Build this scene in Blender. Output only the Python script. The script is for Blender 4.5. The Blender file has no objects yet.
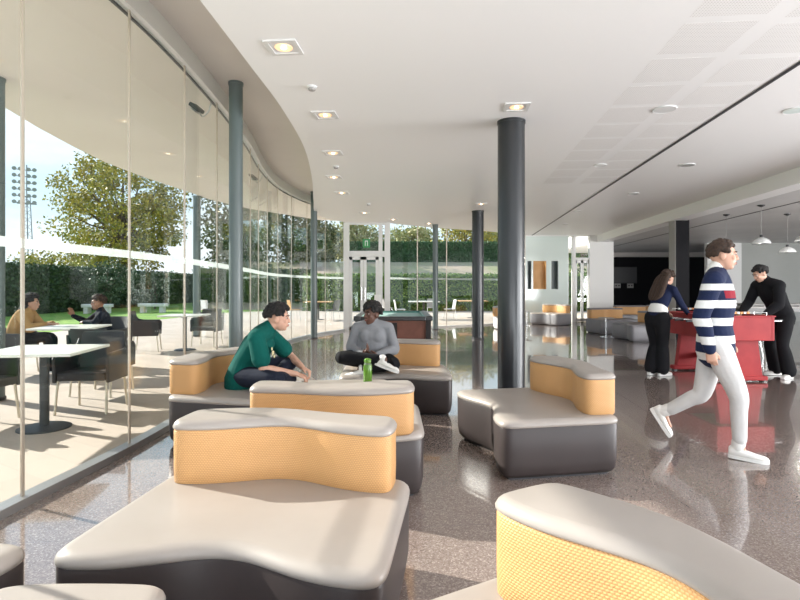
import bpy, bmesh, math, random
from mathutils import Vector, Matrix
random.seed(7)
R = math.radians
sc = bpy.context.scene
C = sc.collection
V = Vector

# ------------------------------------------------------------------ materials
def mat(name, col, rough=0.5, metal=0.0, spec=0.5, coat=0.0, coat_rough=0.1, emit=None, estr=0.0, sheen=0.0):
    m = bpy.data.materials.new(name); m.use_nodes = True
    b = m.node_tree.nodes['Principled BSDF']
    b.inputs['Base Color'].default_value = (*col, 1)
    b.inputs['Roughness'].default_value = rough
    b.inputs['Metallic'].default_value = metal
    b.inputs['Specular IOR Level'].default_value = spec
    b.inputs['Coat Weight'].default_value = coat
    b.inputs['Coat Roughness'].default_value = coat_rough
    b.inputs['Sheen Weight'].default_value = sheen
    if emit:
        b.inputs['Emission Color'].default_value = (*emit, 1)
        b.inputs['Emission Strength'].default_value = estr
    return m

class NT:
    def __init__(s, m):
        s.t = m.node_tree; s.b = s.t.nodes.get('Principled BSDF')
    def n(s, kind, **kw):
        x = s.t.nodes.new(kind)
        for k, v in kw.items(): setattr(x, k, v)
        return x
    def l(s, a, b): s.t.links.new(a, b)
    def math(s, op, a, b=None, c=None):
        x = s.n('ShaderNodeMath', operation=op)
        for i, q in enumerate((a, b, c)):
            if q is None: continue
            if isinstance(q, (int, float)): x.inputs[i].default_value = q
            else: s.l(q, x.inputs[i])
        return x.outputs[0]
    def mix(s, fac, a, b):
        x = s.n('ShaderNodeMix', data_type='RGBA')
        for i, q in ((0, fac), (6, a), (7, b)):
            if isinstance(q, (int, float)): x.inputs[i].default_value = q
            elif isinstance(q, tuple): x.inputs[i].default_value = (*q, 1)
            else: s.l(q, x.inputs[i])
        return x.outputs[2]
    def noise(s, scale, detail=3, vec=None, rough=0.5, out=0):
        x = s.n('ShaderNodeTexNoise'); x.inputs['Scale'].default_value = scale
        x.inputs['Detail'].default_value = detail; x.inputs['Roughness'].default_value = rough
        if vec is not None: s.l(vec, x.inputs['Vector'])
        return x.outputs[out]
    def obj(s): return s.n('ShaderNodeTexCoord').outputs['Object']
    def uv(s): return s.n('ShaderNodeTexCoord').outputs['UV']
    def ramp(s, fac, stops, interp='LINEAR'):
        x = s.n('ShaderNodeValToRGB'); x.color_ramp.interpolation = interp
        e = x.color_ramp.elements
        while len(e) < len(stops): e.new(0.5)
        for q, (p, c) in zip(e, stops): q.position = p; q.color = (*c, 1)
        s.l(fac, x.inputs[0]); return x.outputs[0]
    def bump(s, h, strength=0.3, dist=0.01):
        x = s.n('ShaderNodeBump'); x.inputs['Strength'].default_value = strength
        x.inputs['Distance'].default_value = dist
        s.l(h, x.inputs['Height']); s.l(x.outputs[0], s.b.inputs['Normal'])

def noisy(name, c1, c2, scale, rough=0.6, bump=0.0, bscale=None, dist=0.01, **kw):
    m = mat(name, c1, rough, **kw); t = NT(m); o = t.obj()
    f = t.noise(scale, 4, o)
    t.l(t.ramp(f, [(0.35, c1), (0.65, c2)]), t.b.inputs['Base Color'])
    if bump: t.bump(t.noise(bscale or scale*3, 4, o), bump, dist)
    return m

M = {}
# polished terrazzo floor
m = mat('terrazzo_floor', (0.3, 0.27, 0.25), 0.10, spec=0.6, coat=0.8, coat_rough=0.03); t = NT(m); o = t.obj()
v1 = t.n('ShaderNodeTexVoronoi'); v1.inputs['Scale'].default_value = 150; t.l(o, v1.inputs['Vector'])
sepc = t.n('ShaderNodeSeparateColor'); t.l(v1.outputs['Color'], sepc.inputs[0])
chip = t.ramp(sepc.outputs[0], [(0.0, (0.14, 0.105, 0.09)), (0.3, (0.20, 0.155, 0.135)), (0.62, (0.25, 0.195, 0.17)), (0.86, (0.32, 0.26, 0.235)), (1.0, (0.45, 0.38, 0.35))])
cloud = t.noise(0.8, 4, o)
col = t.mix(t.math('MULTIPLY', cloud, 0.35), chip, (0.25, 0.19, 0.17))
mp = t.n('ShaderNodeMapping'); mp.inputs['Rotation'].default_value = (0, 0, R(-5)); mp.inputs['Location'].default_value = (0.35, 0.62, 0); t.l(o, mp.inputs[0])
br = t.n('ShaderNodeTexBrick'); br.inputs['Scale'].default_value = 1; br.inputs['Brick Width'].default_value = 2.4
br.inputs['Row Height'].default_value = 1.2; br.inputs['Mortar Size'].default_value = 0.003; br.offset = 0
t.l(mp.outputs[0], br.inputs['Vector'])
col = t.mix(t.math('MULTIPLY', br.outputs['Fac'], 0.55), col, (0.12, 0.1, 0.1))
t.l(col, t.b.inputs['Base Color'])
t.l(t.math('MULTIPLY_ADD', t.noise(2.5, 4, o), 0.10, 0.08), t.b.inputs['Roughness'])
M['floor'] = m
# terrace paving
m = mat('terrace_paving', (0.7, 0.6, 0.5), 0.8); t = NT(m); o = t.obj()
mp = t.n('ShaderNodeMapping'); mp.inputs['Rotation'].default_value = (0, 0, R(32)); t.l(o, mp.inputs[0])
br = t.n('ShaderNodeTexBrick'); br.inputs['Scale'].default_value = 1; br.inputs['Brick Width'].default_value = 0.62
br.inputs['Row Height'].default_value = 0.31; br.inputs['Mortar Size'].default_value = 0.006
br.inputs['Color1'].default_value = (0.43, 0.36, 0.295, 1); br.inputs['Color2'].default_value = (0.50, 0.42, 0.35, 1)
br.inputs['Mortar'].default_value = (0.42, 0.36, 0.30, 1)
t.l(mp.outputs[0], br.inputs['Vector'])
t.l(t.mix(t.math('MULTIPLY', t.noise(3, 5, o), 0.5), br.outputs['Color'], (0.52, 0.445, 0.38)), t.b.inputs['Base Color'])
t.bump(br.outputs['Fac'], -0.3, 0.004)
M['paving'] = m
M['grass'] = noisy('lawn_grass', (0.11, 0.23, 0.025), (0.20, 0.34, 0.04), 1.2, 0.9, 0.6, 40, 0.03)
M['slope'] = noisy('dry_slope', (0.24, 0.25, 0.12), (0.40, 0.30, 0.23), 0.35, 0.95, 0.5, 8, 0.05)
M['white'] = mat('white_paint', (0.86, 0.855, 0.845), 0.45)
M['ceil'] = mat('white_ceiling_paint', (0.92, 0.92, 0.92), 0.38, spec=0.35)
M['soffit'] = noisy('beige_soffit_plaster', (0.66, 0.615, 0.58), (0.70, 0.655, 0.62), 0.7, 0.6)
M['canopy'] = noisy('canopy_plaster', (0.80, 0.735, 0.705), (0.85, 0.79, 0.76), 0.5, 0.6)
M['lowceil'] = noisy('grey_ceiling_panels', (0.60, 0.60, 0.60), (0.68, 0.68, 0.68), 0.6, 0.5)
M['black'] = mat('black_wall_paint', (0.010, 0.010, 0.012), 0.75, spec=0.12)
M['grey_wall'] = noisy('grey_wall_paint', (0.42, 0.43, 0.41), (0.46, 0.47, 0.45), 0.8, 0.6)
M['dark_column'] = mat('charcoal_column_enamel', (0.017, 0.019, 0.022), 0.3, coat=0.1)
M['grey_column'] = mat('grey_green_column_enamel', (0.105, 0.135, 0.135), 0.35, coat=0.1)
M['alu'] = mat('brushed_aluminium', (0.50, 0.50, 0.50), 0.35, metal=0.85)
M['frame'] = mat('silver_white_frame', (0.74, 0.74, 0.73), 0.35, metal=0.1)
M['mullion'] = mat('bronze_silver_joint', (0.62, 0.54, 0.45), 0.35, metal=0.45)
M['darkseal'] = mat('dark_gasket', (0.04, 0.04, 0.045), 0.5)
M['steel'] = mat('polished_steel', (0.72, 0.72, 0.72), 0.2, metal=1.0)
M['taupe'] = noisy('taupe_vinyl', (0.345, 0.305, 0.275), (0.37, 0.33, 0.30), 3, 0.36, 0.08, 160, 0.002, spec=0.5)
M['dark_vinyl'] = noisy('dark_brown_vinyl', (0.044, 0.035, 0.034), (0.052, 0.041, 0.040), 3, 0.42, 0.10, 140, 0.002, spec=0.35)
M['grey_vinyl'] = noisy('grey_vinyl', (0.19, 0.185, 0.20), (0.22, 0.215, 0.23), 3, 0.4, 0.1, 140, 0.002)
# woven orange
m = mat('woven_orange_vinyl', (0.7, 0.38, 0.14), 0.42, spec=0.45); t = NT(m)
sp = t.n('ShaderNodeSeparateXYZ'); t.l(t.uv(), sp.inputs[0])
row = t.math('FLOOR', t.math('DIVIDE', sp.outputs[1], 0.0085))
ph = t.math('MULTIPLY', row, math.pi)
a = t.math('ABSOLUTE', t.math('SINE', t.math('MULTIPLY_ADD', sp.outputs[0], math.pi/0.0125, t.math('MULTIPLY', row, math.pi/2))))
b_ = t.math('ABSOLUTE', t.math('SINE', t.math('MULTIPLY', sp.outputs[1], math.pi/0.0085)))
h = t.math('MULTIPLY', a, b_)
t.l(t.ramp(h, [(0.0, (0.52, 0.27, 0.10)), (0.4, (0.63, 0.345, 0.14)), (1.0, (0.70, 0.40, 0.17))]), t.b.inputs['Base Color'])
t.bump(h, 0.55, 0.003)
M['orange'] = m
# perforated panel
m = mat('perforated_ceiling_board', (0.85, 0.84, 0.83), 0.5); t = NT(m)
sp = t.n('ShaderNodeSeparateXYZ'); t.l(t.obj(), sp.inputs[0])
fx = t.math('ABSOLUTE', t.math('SUBTRACT', t.math('FRACT', t.math('DIVIDE', sp.outputs[0], 0.022)), 0.5))
fy = t.math('ABSOLUTE', t.math('SUBTRACT', t.math('FRACT', t.math('DIVIDE', sp.outputs[1], 0.022)), 0.5))
hole = t.math('LESS_THAN', t.math('ADD', t.math('MULTIPLY', fx, fx), t.math('MULTIPLY', fy, fy)), 0.06)
t.l(t.mix(hole, (0.90, 0.895, 0.89), (0.66, 0.65, 0.64)), t.b.inputs['Base Color'])
M['perf'] = m

def glass(name, tint, refl=1.0, base=0.05):
    m = bpy.data.materials.new(name); m.use_nodes = True; t = NT(m)
    t.t.nodes.remove(t.b)
    out = [n for n in t.t.nodes if n.type == 'OUTPUT_MATERIAL'][0]
    lw = t.n('ShaderNodeLayerWeight'); lw.inputs[0].default_value = 0.5
    f5 = t.math('POWER', lw.outputs['Facing'], 5.0)
    fac = t.math('MULTIPLY', t.math('MULTIPLY_ADD', f5, 1.0-base, base), refl)
    tr = t.n('ShaderNodeBsdfTransparent'); tr.inputs[0].default_value = (*tint, 1)
    gl = t.n('ShaderNodeBsdfGlossy'); gl.inputs['Roughness'].default_value = 0.0
    gl.inputs[0].default_value = (0.95, 1, 0.98, 1)
    mx = t.n('ShaderNodeMixShader'); t.l(fac, mx.inputs[0]); t.l(tr.outputs[0], mx.inputs[1]); t.l(gl.outputs[0], mx.inputs[2])
    t.l(mx.outputs[0], out.inputs[0])
    return m
M['glass'] = glass('clear_glazing', (0.965, 0.985, 0.975), 0.55)
M['mint_glass'] = mat('pale_mint_back_painted_glass', (0.76, 0.86, 0.83), 0.08, spec=0.6)
# frosted strip
m = bpy.data.materials.new('frosted_strip'); m.use_nodes = True; t = NT(m); t.t.nodes.remove(t.b)
out = [n for n in t.t.nodes if n.type == 'OUTPUT_MATERIAL'][0]
tr = t.n('ShaderNodeBsdfTransparent'); tl = t.n('ShaderNodeBsdfTranslucent'); tl.inputs[0].default_value = (0.85, 0.92, 0.9, 1)
df = t.n('ShaderNodeBsdfDiffuse'); df.inputs[0].default_value = (0.82, 0.88, 0.86, 1)
a1 = t.n('ShaderNodeMixShader'); a1.inputs[0].default_value = 0.5; t.l(tl.outputs[0], a1.inputs[1]); t.l(df.outputs[0], a1.inputs[2])
a2 = t.n('ShaderNodeMixShader'); a2.inputs[0].default_value = 0.28; t.l(tr.outputs[0], a2.inputs[1]); t.l(a1.outputs[0], a2.inputs[2])
t.l(a2.outputs[0], out.inputs[0]); M['frost'] = m

M['tabletop'] = mat('off_white_laminate', (0.80, 0.80, 0.74), 0.25)
M['iron'] = mat('dark_grey_cast_iron', (0.05, 0.055, 0.058), 0.5)
# woven dark chair
m = mat('dark_woven_rattan', (0.03, 0.03, 0.032), 0.5); t = NT(m); o = t.obj()
wv = t.n('ShaderNodeTexChecker'); wv.inputs['Scale'].default_value = 90; t.l(o, wv.inputs[0])
t.bump(wv.outputs['Fac'], 0.5, 0.003); t.l(t.mix(wv.outputs['Fac'], (0.018, 0.018, 0.02), (0.045, 0.043, 0.043)), t.b.inputs['Base Color'])
M['rattan'] = m
M['chair_leg'] = mat('pale_champagne_metal', (0.62, 0.56, 0.45), 0.35, metal=0.6)
M['wood'] = noisy('honey_wood', (0.55, 0.30, 0.10), (0.66, 0.38, 0.15), 2.5, 0.45)
M['pool_wood'] = noisy('reddish_brown_laminate', (0.13, 0.055, 0.04), (0.18, 0.075, 0.055), 6, 0.4)
M['pool_black'] = mat('black_table_trim', (0.02, 0.02, 0.022), 0.3)
M['cloth'] = mat('green_baize', (0.10, 0.30, 0.26), 0.9, sheen=0.3)
M['red'] = noisy('red_painted_wood', (0.30, 0.018, 0.022), (0.36, 0.026, 0.028), 5, 0.5, spec=0.3)
M['orange_plain'] = mat('plain_orange', (0.8,0.3,0.06), 0.4)
M['screen'] = mat('dark_screen', (0.03, 0.03, 0.033), 0.15)
M['plate'] = mat('grey_socket_plate', (0.35, 0.34, 0.33), 0.5)
M['lampwhite'] = mat('frosted_lamp_glass', (0.75, 0.76, 0.76), 0.3)
M['orange_glow'] = mat('halogen_reflector', (0.9, 0.7, 0.5), 0.3, emit=(1.0, 0.55, 0.25), estr=0.5)
M['bulb'] = mat('halogen_bulb', (1, 1, 1), 0.3, emit=(1.0, 0.86, 0.7), estr=5)
M['green_sign'] = mat('green_sign_face', (0.05, 0.30, 0.10), 0.4)
M['bottle'] = mat('lime_green_bottle', (0.10, 0.25, 0.015), 0.25, coat=0.5)
M['bottle_dark'] = mat('dark_green_bottle_collar', (0.10, 0.16, 0.06), 0.4)
M['leaf_green'] = noisy('hedge_leaves', (0.020, 0.042, 0.014), (0.05, 0.095, 0.022), 3, 0.75)
def leafmat(name, c1, c2, c3):
    m = mat(name, c1, 0.6); t = NT(m)
    g = t.n('ShaderNodeNewGeometry')
    t.l(t.ramp(g.outputs['Random Per Island'], [(0.0, c1), (0.5, c2), (1.0, c3)]), t.b.inputs['Base Color'])
    t.b.inputs['Subsurface Weight'].default_value = 0.0
    return m
M['hedge'] = leafmat('dark_hedge_leaves', (0.018, 0.045, 0.014), (0.035, 0.075, 0.02), (0.06, 0.11, 0.025))
M['hedge_far'] = leafmat('ivy_hedge_leaves', (0.05, 0.11, 0.02), (0.12, 0.22, 0.04), (0.26, 0.36, 0.07))
M['cypress'] = leafmat('clipped_cypress_leaves', (0.04, 0.11, 0.04), (0.07, 0.16, 0.06), (0.09, 0.19, 0.07))
M['plane'] = leafmat('autumn_plane_leaves', (0.16, 0.18, 0.025), (0.36, 0.32, 0.04), (0.60, 0.46, 0.06))
M['olive'] = leafmat('olive_grey_leaves', (0.04, 0.07, 0.03), (0.08, 0.12, 0.055), (0.15, 0.20, 0.11))
M['darktree'] = leafmat('dark_tree_leaves', (0.04, 0.07, 0.02), (0.09, 0.11, 0.03), (0.19, 0.19, 0.05))
M['paletree'] = leafmat('pale_tree_leaves', (0.20, 0.26, 0.08), (0.36, 0.36, 0.13), (0.50, 0.44, 0.24))
M['bark'] = noisy('tree_bark', (0.10, 0.075, 0.05), (0.18, 0.14, 0.10), 6, 0.9, 0.5)
M['mast'] = mat('galvanised_mast', (0.22, 0.24, 0.24), 0.5, metal=0.4)
M['concrete'] = noisy('pale_concrete', (0.66, 0.64, 0.60), (0.74, 0.72, 0.68), 4, 0.8)

# ------------------------------------------------------------------ mesh builder
def catmull(pts, sub):
    P = [V(p) if not isinstance(p, Vector) else p for p in pts]
    if len(P) < 3:
        return [P[0].lerp(P[-1], i/sub) for i in range(sub+1)]
    out = []
    n = len(P)
    for i in range(n-1):
        p0 = P[i-1] if i else P[0]*2-P[1]
        p1, p2 = P[i], P[i+1]
        p3 = P[i+2] if i+2 < n else P[-1]*2-P[-2]
        for k in range(sub):
            u = k/sub
            out.append(0.5*((2*p1)+(p2-p0)*u+(2*p0-5*p1+4*p2-p3)*u*u+(3*p1-p0-3*p2+p3)*u**3))
    out.append(P[-1].copy())
    return out

class MB:
    def __init__(s): s.v = []; s.f = []; s.uv = None
    def add(s, vs, fs):
        b = len(s.v); s.v += [V(q) for q in vs]; s.f += [[i+b for i in q] for q in fs]; return s
    def box(s, x0, x1, y0, y1, z0, z1):
        return s.add([(x0,y0,z0),(x1,y0,z0),(x1,y1,z0),(x0,y1,z0),(x0,y0,z1),(x1,y0,z1),(x1,y1,z1),(x0,y1,z1)],
                     [(0,3,2,1),(4,5,6,7),(0,1,5,4),(1,2,6,5),(2,3,7,6),(3,0,4,7)])
    def obox(s, c, size, rz=0, rx=0, ry=0):
        m = Matrix.Translation(V(c)) @ Matrix.Rotation(rz,4,'Z') @ Matrix.Rotation(ry,4,'Y') @ Matrix.Rotation(rx,4,'X')
        a,b,d = (q/2 for q in size)
        k = len(s.v); s.box(-a,a,-b,b,-d,d)
        for i in range(k, len(s.v)): s.v[i] = m @ s.v[i]
        return s
    def bar(s, p0, p1, w, h, up=(0,0,1)):
        p0,p1 = V(p0),V(p1); t=(p1-p0).normalized(); up=V(up)
        a = t.cross(up)
        if a.length<1e-4: a=t.cross(V((0,1,0)))
        a.normalize(); b=a.cross(t)
        vs=[]
        for p in (p0,p1):
            for i,j in ((-1,-1),(1,-1),(1,1),(-1,1)): vs.append(p+a*i*w/2+b*j*h/2)
        return s.add(vs,[(3,2,1,0),(4,5,6,7),(0,1,5,4),(1,2,6,5),(2,3,7,6),(3,0,4,7)])
    def tube(s, p0, p1, r0, r1=None, n=12):
        p0,p1=V(p0),V(p1); r1=r0 if r1 is None else r1
        t=(p1-p0).normalized(); a=t.cross(V((0,0,1)))
        if a.length<1e-3: a=V((1,0,0))
        a.normalize(); b=t.cross(a)
        vs=[]
        for p,r in ((p0,r0),(p1,r1)):
            for i in range(n):
                q=2*math.pi*i/n; vs.append(p+a*math.cos(q)*r+b*math.sin(q)*r)
        fs=[(i,(i+1)%n,n+(i+1)%n,n+i) for i in range(n)]+[tuple(range(n-1,-1,-1)),tuple(range(n,2*n))]
        return s.add(vs,fs)
    def loft(s, rings, cap=True):
        n=len(rings[0]); vs=[q for r in rings for q in r]; fs=[]
        for k in range(len(rings)-1):
            for i in range(n):
                j=(i+1)%n; fs.append((k*n+i,k*n+j,(k+1)*n+j,(k+1)*n+i))
        if cap: fs += [tuple(range(n-1,-1,-1)), tuple(range((len(rings)-1)*n, len(rings)*n))]
        return s.add(vs,fs)
    def lathe(s, c, prof, n=24):
        c=V(c); return s.loft([[c+V((r*math.cos(2*math.pi*i/n), r*math.sin(2*math.pi*i/n), z)) for i in range(n)] for r,z in prof])
    def sweep(s, pts, rad, side=(1,0,0), n=14, sub=4, cap=True):
        P=catmull(pts,sub); rr=[V((*(q if isinstance(q,(tuple,list)) else (q,q)),0)) for q in rad]
        Q=catmull(rr,sub)
        sides=[V(q) for q in side] if isinstance(side[0],(tuple,list,Vector)) else [V(side)]*len(pts)
        S=catmull(sides,sub)
        rings=[]; L=len(P); prev=None
        def ring(p,t,sd,ra,rb):
            a=sd-t*sd.dot(t)
            if a.length<1e-3: a=t.orthogonal()
            a.normalize(); b=t.cross(a)
            return [p+a*math.cos(2*math.pi*i/n)*ra+b*math.sin(2*math.pi*i/n)*rb for i in range(n)]
        T=[(P[min(i+1,L-1)]-P[max(i-1,0)]).normalized() for i in range(L)]
        def capr(i,sg):
            r=min(Q[i].x,Q[i].y); out=[]
            for a in (80,60,35):
                k=math.cos(R(a)); out.append(ring(P[i]+T[i]*sg*r*math.sin(R(a)),T[i],S[i],Q[i].x*k,Q[i].y*k))
            return out
        if cap: rings+=capr(0,-1)
        for i in range(L): rings.append(ring(P[i],T[i],S[i],max(Q[i].x,.002),max(Q[i].y,.002)))
        if cap: rings+=capr(L-1,1)[::-1]
        return s.loft(rings)
    def ell(s, c, r, ax=None, n=16, m=10):
        c=V(c); ax=ax or (V((1,0,0)),V((0,1,0)),V((0,0,1)))
        if isinstance(r,(int,float)): r=(r,r,r)
        vs=[];fs=[]
        for j in range(1,m):
            th=math.pi*j/m
            for i in range(n):
                q=2*math.pi*i/n
                vs.append(c+ax[0]*r[0]*math.sin(th)*math.cos(q)+ax[1]*r[1]*math.sin(th)*math.sin(q)+ax[2]*r[2]*math.cos(th))
        vs+= [c+ax[2]*r[2], c-ax[2]*r[2]]; T_=len(vs)-2; B_=len(vs)-1
        for j in range(m-2):
            for i in range(n):
                k=(i+1)%n; fs.append((j*n+i,(j+1)*n+i,(j+1)*n+k,j*n+k))
        for i in range(n):
            k=(i+1)%n; fs.append((T_,i,k)); fs.append((B_,(m-2)*n+k,(m-2)*n+i))
        return s.add(vs,fs)
    def prism(s, outline, z0, z1):
        n=len(outline)
        return s.loft([[V((x,y,z)) for x,y in outline] for z in (z0,z1)])
    def build(s, name, material, parent=None, smooth=False, bevel=0, voxel=0, sm=0, loc=None, rz=0, flat_angle=None):
        me=bpy.data.meshes.new(name); me.from_pydata([tuple(q) for q in s.v],[],s.f); me.update()
        bm=bmesh.new(); bm.from_mesh(me)
        bmesh.ops.recalc_face_normals(bm, faces=bm.faces)
        big=[f for f in bm.faces if len(f.verts)>8]
        if big and not voxel: bmesh.ops.triangulate(bm, faces=big)
        bm.to_mesh(me); bm.free()
        if s.uv:
            pass
        o=bpy.data.objects.new(name,me); C.objects.link(o)
        me.materials.append(material)
        if bevel:
            bv=o.modifiers.new('b','BEVEL'); bv.width=bevel; bv.segments=2; bv.limit_method='ANGLE'; bv.angle_limit=R(40)
        if voxel:
            rm=o.modifiers.new('r','REMESH'); rm.mode='VOXEL'; rm.voxel_size=voxel
            if sm:
                q=o.modifiers.new('s','SMOOTH'); q.factor=0.5; q.iterations=sm
            dg=bpy.context.evaluated_depsgraph_get(); dg.update()
            nm=bpy.data.meshes.new_from_object(o.evaluated_get(dg)); nm.name=name
            o.modifiers.clear(); o.data=nm; me=nm
            if not me.materials: me.materials.append(material)
        if smooth or voxel:
            me.polygons.foreach_set('use_smooth',[True]*len(me.polygons))
        if smooth and not voxel:
            try: me.set_sharp_from_angle(angle=flat_angle or R(50))
            except Exception: pass
        if parent is not None: o.parent=parent
        if loc is not None: o.location=loc
        o.rotation_euler.z=rz
        return o

def tag(o, label=None, cat=None, group=None, kind=None):
    if label: o['label']=label
    if cat: o['category']=cat
    if group: o['group']=group
    if kind: o['kind']=kind
    return o
def empty(name, loc=(0,0,0), rz=0, label=None, cat=None, group=None):
    o=bpy.data.objects.new(name,None); C.objects.link(o); o.location=loc; o.rotation_euler=(0,0,rz)
    o.empty_display_size=0.1
    return tag(o,label,cat,group)
def struct(o): o['kind']='structure'; return o
def kids(o): return [c for c in C.objects if c.parent==o]
def copy_tree(o, parent=None):
    ch=kids(o)
    c=o.copy(); C.objects.link(c); c.parent=parent
    for k in ch: copy_tree(k,c)
    return c
def curve2(pts, sub=8):
    return [(q.x,q.y) for q in catmull([V((x,y,0)) for x,y in pts],sub)]
def along(poly, step, start=0.0):
    """points every `step` metres along a 2-D polyline"""
    out=[]; d=start; acc=0
    for (x0,y0),(x1,y1) in zip(poly,poly[1:]):
        L=math.hypot(x1-x0,y1-y0)
        while d<=acc+L:
            u=(d-acc)/L; out.append((x0+(x1-x0)*u,y0+(y1-y0)*u)); d+=step
        acc+=L
    return out
# ================================================================== SETTING
GP = curve2([(-2.75,-3.2),(-2.6,0),(-2.45,2),(-2.35,3.2),(-2.24,4.4),(-2.23,5.5),(-2.3,7),(-2.45,8.6),(-2.7,10.5),(-2.78,12.3),(-2.58,14),(-2.2,15.3),(-1.72,16.4)], 12)
FAR = curve2([(-0.36,16.5),(0.4,17.2),(1.3,17.9),(3.0,18.9),(4.75,20.3)], 8)
def poly(name, pts, z, m, thick=0.05, up=False):
    mb=MB(); mb.prism(pts, z, z+thick) if up else mb.prism(pts, z-thick, z)
    return mb.build(name, m)
fl=[(x,y) for x,y in GP]+FAR+[(4.75,20.7),(7.9,20.7),(8.0,21.5),(10.0,27.2),(20,27.2),(20,-3.2)]
struct(poly('floor', fl, 0.0, M['floor'], 0.12))
struct(poly('terrace_floor', [(-10.4,-8),(-10.6,14.4),(-10.4,20.6),(-9.0,29),(-6,31.5),(30,31.5),(30,15.6),(5,15.6),(-1,16.3),(-2.4,12),(-2.2,5),(-2.5,-3.3),(-2.5,-8)], -0.015, M['paving'], 0.06))
struct(poly('lawn', [(-60,-10),(-60,120),(-4,120),(60,120),(60,31.4),(-6,31.4),(-9.0,29),(-10.4,20.6),(-10.6,14.4),(-10.4,-10)], -0.015, M['grass'], 0.06))

# main ceiling
CE = curve2([(-1.6,-3.2),(-1.5,0),(-1.45,2),(-1.38,3.7),(-1.34,4.8),(-1.31,6),(-1.37,7.7),(-1.63,9.9),(-1.98,12.2),(-2.28,14.4),(-2.06,15.5),(-1.62,16.45)], 12)
cl=[(x,y) for x,y in CE]+[(x,y+.02) for x,y in FAR]+[(4.75,20.6),(7.66,20.6),(6.66,8.8),(5.7,-3.2)]
struct(poly('ceiling', cl, 3.33, M['ceil'], 0.75, up=True))
# raised perimeter soffit and lower ceiling
so=[(x-0.02,y) for x,y in GP]+[(x+0.05,y) for x,y in CE[::-1]]
struct(poly('ceiling_soffit', so, 3.84, M['soffit'], 0.2, up=True))
struct(poly('ceiling_lower', [(5.64,-3.2),(6.6,8.8),(7.62,21),(7.62,27.2),(20,27.2),(20,-3.2)], 3.08, M['lowceil'], 0.9, up=True))
mb=MB()   # plain white edge band of the lower ceiling
mb.loft([[V((5.62,-3.2,z)),V((6.58,8.8,z)),V((7.6,21,z)),V((8.0,21,z)),V((6.98,8.8,z)),V((6.02,-3.2,z))] for z in (3.065,3.34)])
struct(mb.build('trim_5', M['ceil']))
# canopy outside
cn=[(x-0.05,y) for x,y in GP]+[(-1.7,16.7),(-0.4,16.8),(1.3,18.2),(3.0,19.2),(4.75,20.6),(4.6,22.5),(2.2,21.6),(-0.6,21.0),(-3.0,20.0),(-4.8,17.2),(-5.45,15.3),(-5.62,13.8),(-5.85,12.2),(-5.93,10.8),(-5.85,9.6),(-5.7,8.4),(-5.5,7.3),(-5.35,6),(-5.2,4.4),(-5.1,3),(-5.1,0),(-5.3,-3.2)]
struct(poly('canopy', cn, 3.86, M['canopy'], 0.42, up=True))
# sill frame and head rail following the curve
def strip(path, w, z0, z1, off=0):
    rings=[]
    n=len(path)
    for i,(x,y) in enumerate(path):
        x0,y0=path[max(i-1,0)]; x1,y1=path[min(i+1,n-1)]
        t=V((x1-x0,y1-y0,0)).normalized(); a=V((t.y,-t.x,0))   # towards the room for GP
        c=V((x,y,0))+a*off
        rings.append([c-a*w/2+V((0,0,z0)),c+a*w/2+V((0,0,z0)),c+a*w/2+V((0,0,z1)),c-a*w/2+V((0,0,z1))])
    return MB().loft(rings)
struct(strip(GP,0.10,-0.0,0.055).build('trim_1', M['alu'], smooth=True, flat_angle=R(30)))
struct(strip(GP,0.09,3.64,3.84).build('trim_2', M['frame'], smooth=True, flat_angle=R(30)))
struct(strip(GP,0.018,3.62,3.64,-0.045).build('trim_3', M['darkseal']))
# panes of the curved glass wall
nodes=along(GP,1.11,0.02)
# shift so that a joint falls at y=3.27
L=[p for p in GP]
best=min(range(112), key=lambda k: min(abs(q[1]-3.31)+abs(along(GP,1.11,k*0.01)[-1][1]-99)*0 for q in along(GP,1.11,k*0.01)))
nodes=along(GP,1.11,best*0.01)+[GP[-1]]
if math.dist(nodes[-1],nodes[-2])<0.4: nodes.pop(-2)
wn=0
def pane(p,q,z0,z1,frost_z=1.62,joint=True,jr=0.012):
    global wn; wn+=1
    a=V((*p,0)); b=V((*q,0)); d=(b-a).normalized(); nrm=V((d.y,-d.x,0))
    mb=MB(); mb.bar(a+V((0,0,(z0+z1)/2)),b+V((0,0,(z0+z1)/2)),0.012,z1-z0,up=(0,0,1))
    w=struct(mb.build(f'window_{wn}', M['glass']))
    f=MB(); f.bar(a+nrm*0.008+V((0,0,frost_z)),b+nrm*0.008+V((0,0,frost_z)),0.002,0.062)
    f.build('frosted_strip', M['frost'], w)
    if joint:
        j=MB(); j.box(q[0]-jr/2,q[0]+jr/2,q[1]-0.012,q[1]+0.012,z0,z1); j.build('window_mullion', M['mullion'], w)
    return w
for p,q in zip(nodes,nodes[1:]): pane(p,q,0.055,3.64)
# far glass wall
fn=along(FAR,1.25,0)+[FAR[-1]]
for p,q in zip(fn,fn[1:]): pane(p,q,0.04,3.33,jr=0.035)
struct(strip(FAR,0.10,0,0.045).build('trim_4', M['frame']))
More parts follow.
